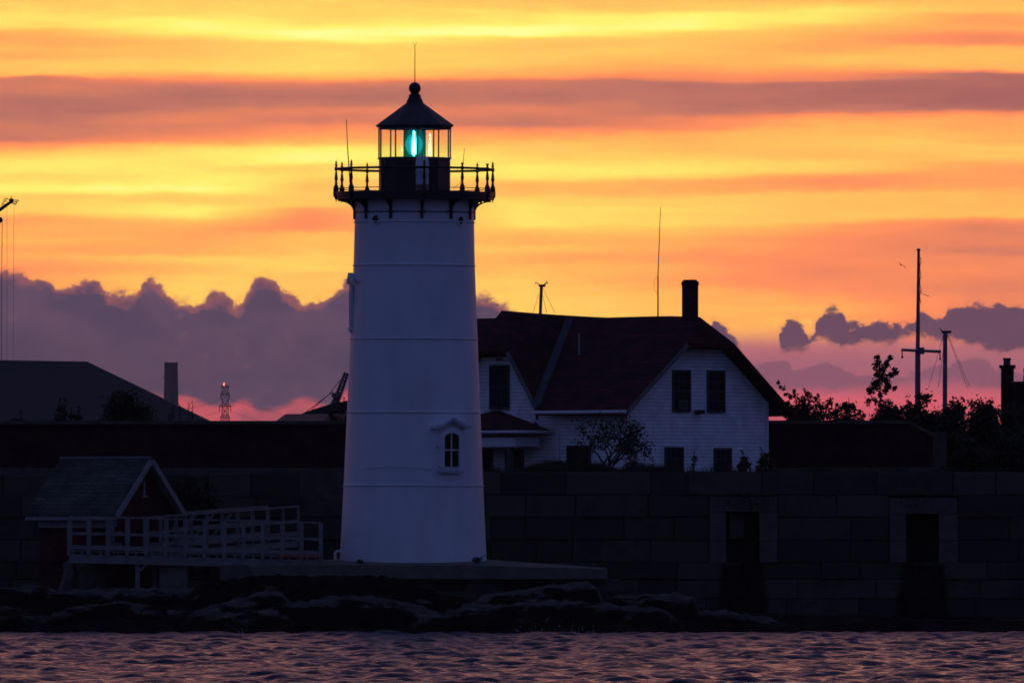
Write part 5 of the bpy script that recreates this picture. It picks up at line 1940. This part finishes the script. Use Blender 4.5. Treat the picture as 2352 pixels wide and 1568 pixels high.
b.box(at(762, 0, CY).x, at(782, 0, CY).x, CY - 1, CY + 1, at(0, 912, CY).z, at(0, 902, CY).z)
b.build('mast_frame', M['steel_grey'], T)
for l in ([(758, 903), (715, 942)], [(764, 900), (690, 955)], [(794, 858), (757, 903)]):
    b = MB(); b.tube([at(x, y, CY) for x, y in l], .028, 4); b.build('stay_cable', M['fence_dark'], T)

# harbour crane at the left edge
QY = 500.0
T = thing('harbour_crane', 'dark crane jib with caged tip and hanging cables at the left edge of the frame', 'crane', at(-150, 1230, QY))
kk = K0 * (QY + 400)
b = MB()
tip, root = at(29, 461, QY), at(-150, 590, QY)
b.tube([root, tip], [7 * kk, 3.2 * kk], 12)
jb = b.build('jib', M['fence_dark'], T)
b = MB(); b.tube([at(22, 464, QY), at(29, 461.5, QY)], 4.2 * kk, 12); q_ = at(26, 461, QY)
b.lathe([(.02, -.2), (.13, -.12), (.17, 0), (.13, .12), (.02, .18)], 12, (q_.x, q_.y, q_.z))
b.build('sheave', M['black_iron'], jb)
b = MB()
def poly(l, r_=.018):
    for p, q in zip(l[:-1], l[1:]):
        b.bar(at(*p, QY), at(*q, QY), r_ * 2)
poly([(3, 473), (11, 455), (26, 461)]); poly([(6, 470), (15, 457)]); poly([(0, 478), (12, 468)]); poly([(9, 460), (18, 464)]); poly([(11, 455), (19, 457)])
poly([(26, 457), (39, 460), (36, 470), (27, 467), (28, 457)]); poly([(31, 458), (30, 469)]); poly([(35, 459), (33, 470)]); poly([(27, 462), (38, 464)]); poly([(38, 460), (42, 460), (43, 463)], .03); poly([(36, 470), (39, 462)], .035)
poly([(25, 457), (25, 451), (27, 449)])
b.build('tip_cage', M['fence_dark'], jb)
b = MB(); q_ = at(0, 505, QY); b.lathe([(.01, -7 * kk)] + [(6.3 * kk * math.cos(t_), 6.6 * kk * math.sin(t_)) for t_ in [R(x) for x in range(-75, 90, 15)]] + [(.01, 6.6 * kk)], 18, (q_.x, QY, q_.z)); b.build('hoist_ball', M['fence_dark'], T, smooth=True)
for l, r_ in (([(5, 508), (4, 620), (2, 1225)], .022), ([(16, 470), (16, 700), (15, 1225)], .01), ([(32, 466), (31, 700), (28, 1225)], .01), ([(0, 500), (-30, 502)], .02)):
    b = MB(); b.tube([at(x, y, QY) for x, y in l], r_, 5); b.build('cable', M['fence_dark'], T)
b = MB(); b.tube([(root.x, QY, 2), root], 9 * kk, 12); b.build('mast', M['fence_dark'], T)

# haze: one even volume round everything
hzb = MB(); hzb.box(-7200, 7200, -1100, 6700, -6, 260)
hm = bpy.data.materials.new('evening_haze')
hm.use_nodes = True
hm.node_tree.nodes.clear()
vn = hm.node_tree.nodes.new('ShaderNodeVolumePrincipled')
vn.inputs['Color'].default_value = (.85, .70, .58, 1)
vn.inputs['Density'].default_value = 4e-5
vn.inputs['Anisotropy'].default_value = .25
ho = hm.node_tree.nodes.new('ShaderNodeOutputMaterial')
hm.node_tree.links.new(vn.outputs[0], ho.inputs['Volume'])
tag(hzb.build('haze', hm), None, None, None, 'stuff')

# gulls
def gull(px, py, Y, s, label, rot):
    c = at(px, py, Y)
    b = MB()
    b.lathe([(.002, -.19), (.03, -.13), (.05, 0), (.035, .1), (.03, .14), (.004, .2)], 10)
    b.v = [(v[0], v[2], v[1]) for v in b.v]
    prof_ = [(0, 0, 0, .13), (.22, 0, .10, .12), (.42, .02, .07, .09), (.62, .08, -.05, .02)]
    for sg in (-1, 1):
        top = [(sg * x, y - w / 2, z) for x, y, z, w in prof_]
        bot = [(sg * x, y + w / 2, z) for x, y, z, w in prof_]
        n = len(b.v)
        vs = top + bot + [(x, y, z - .012) for x, y, z in top + bot]
        fs = [(i, i + 1, i + 5, i + 4) for i in range(3)] + [(i + 8, i + 12, i + 13, i + 9) for i in range(3)] + [(i, i + 8, i + 9, i + 1) for i in range(3)] + [(i + 4, i + 5, i + 13, i + 12) for i in range(3)]
        b.add(vs, fs)
    rm_ = Matrix.Rotation(rot, 3, 'Z') @ Matrix.Rotation(.5, 3, 'Y')
    b.v = [tuple(rm_ @ (Vector(v) * s) + c) for v in b.v]
    tag(b.build('gull', M['bird'], smooth=True), label, 'gull', 'gulls in flight')
gull(2070, 609, 30, .36, 'small dark gull gliding just left of the flagpole top', .5)
gull(2166, 454, 60, .2, 'tiny gull high in the orange sky, upper right', .3)
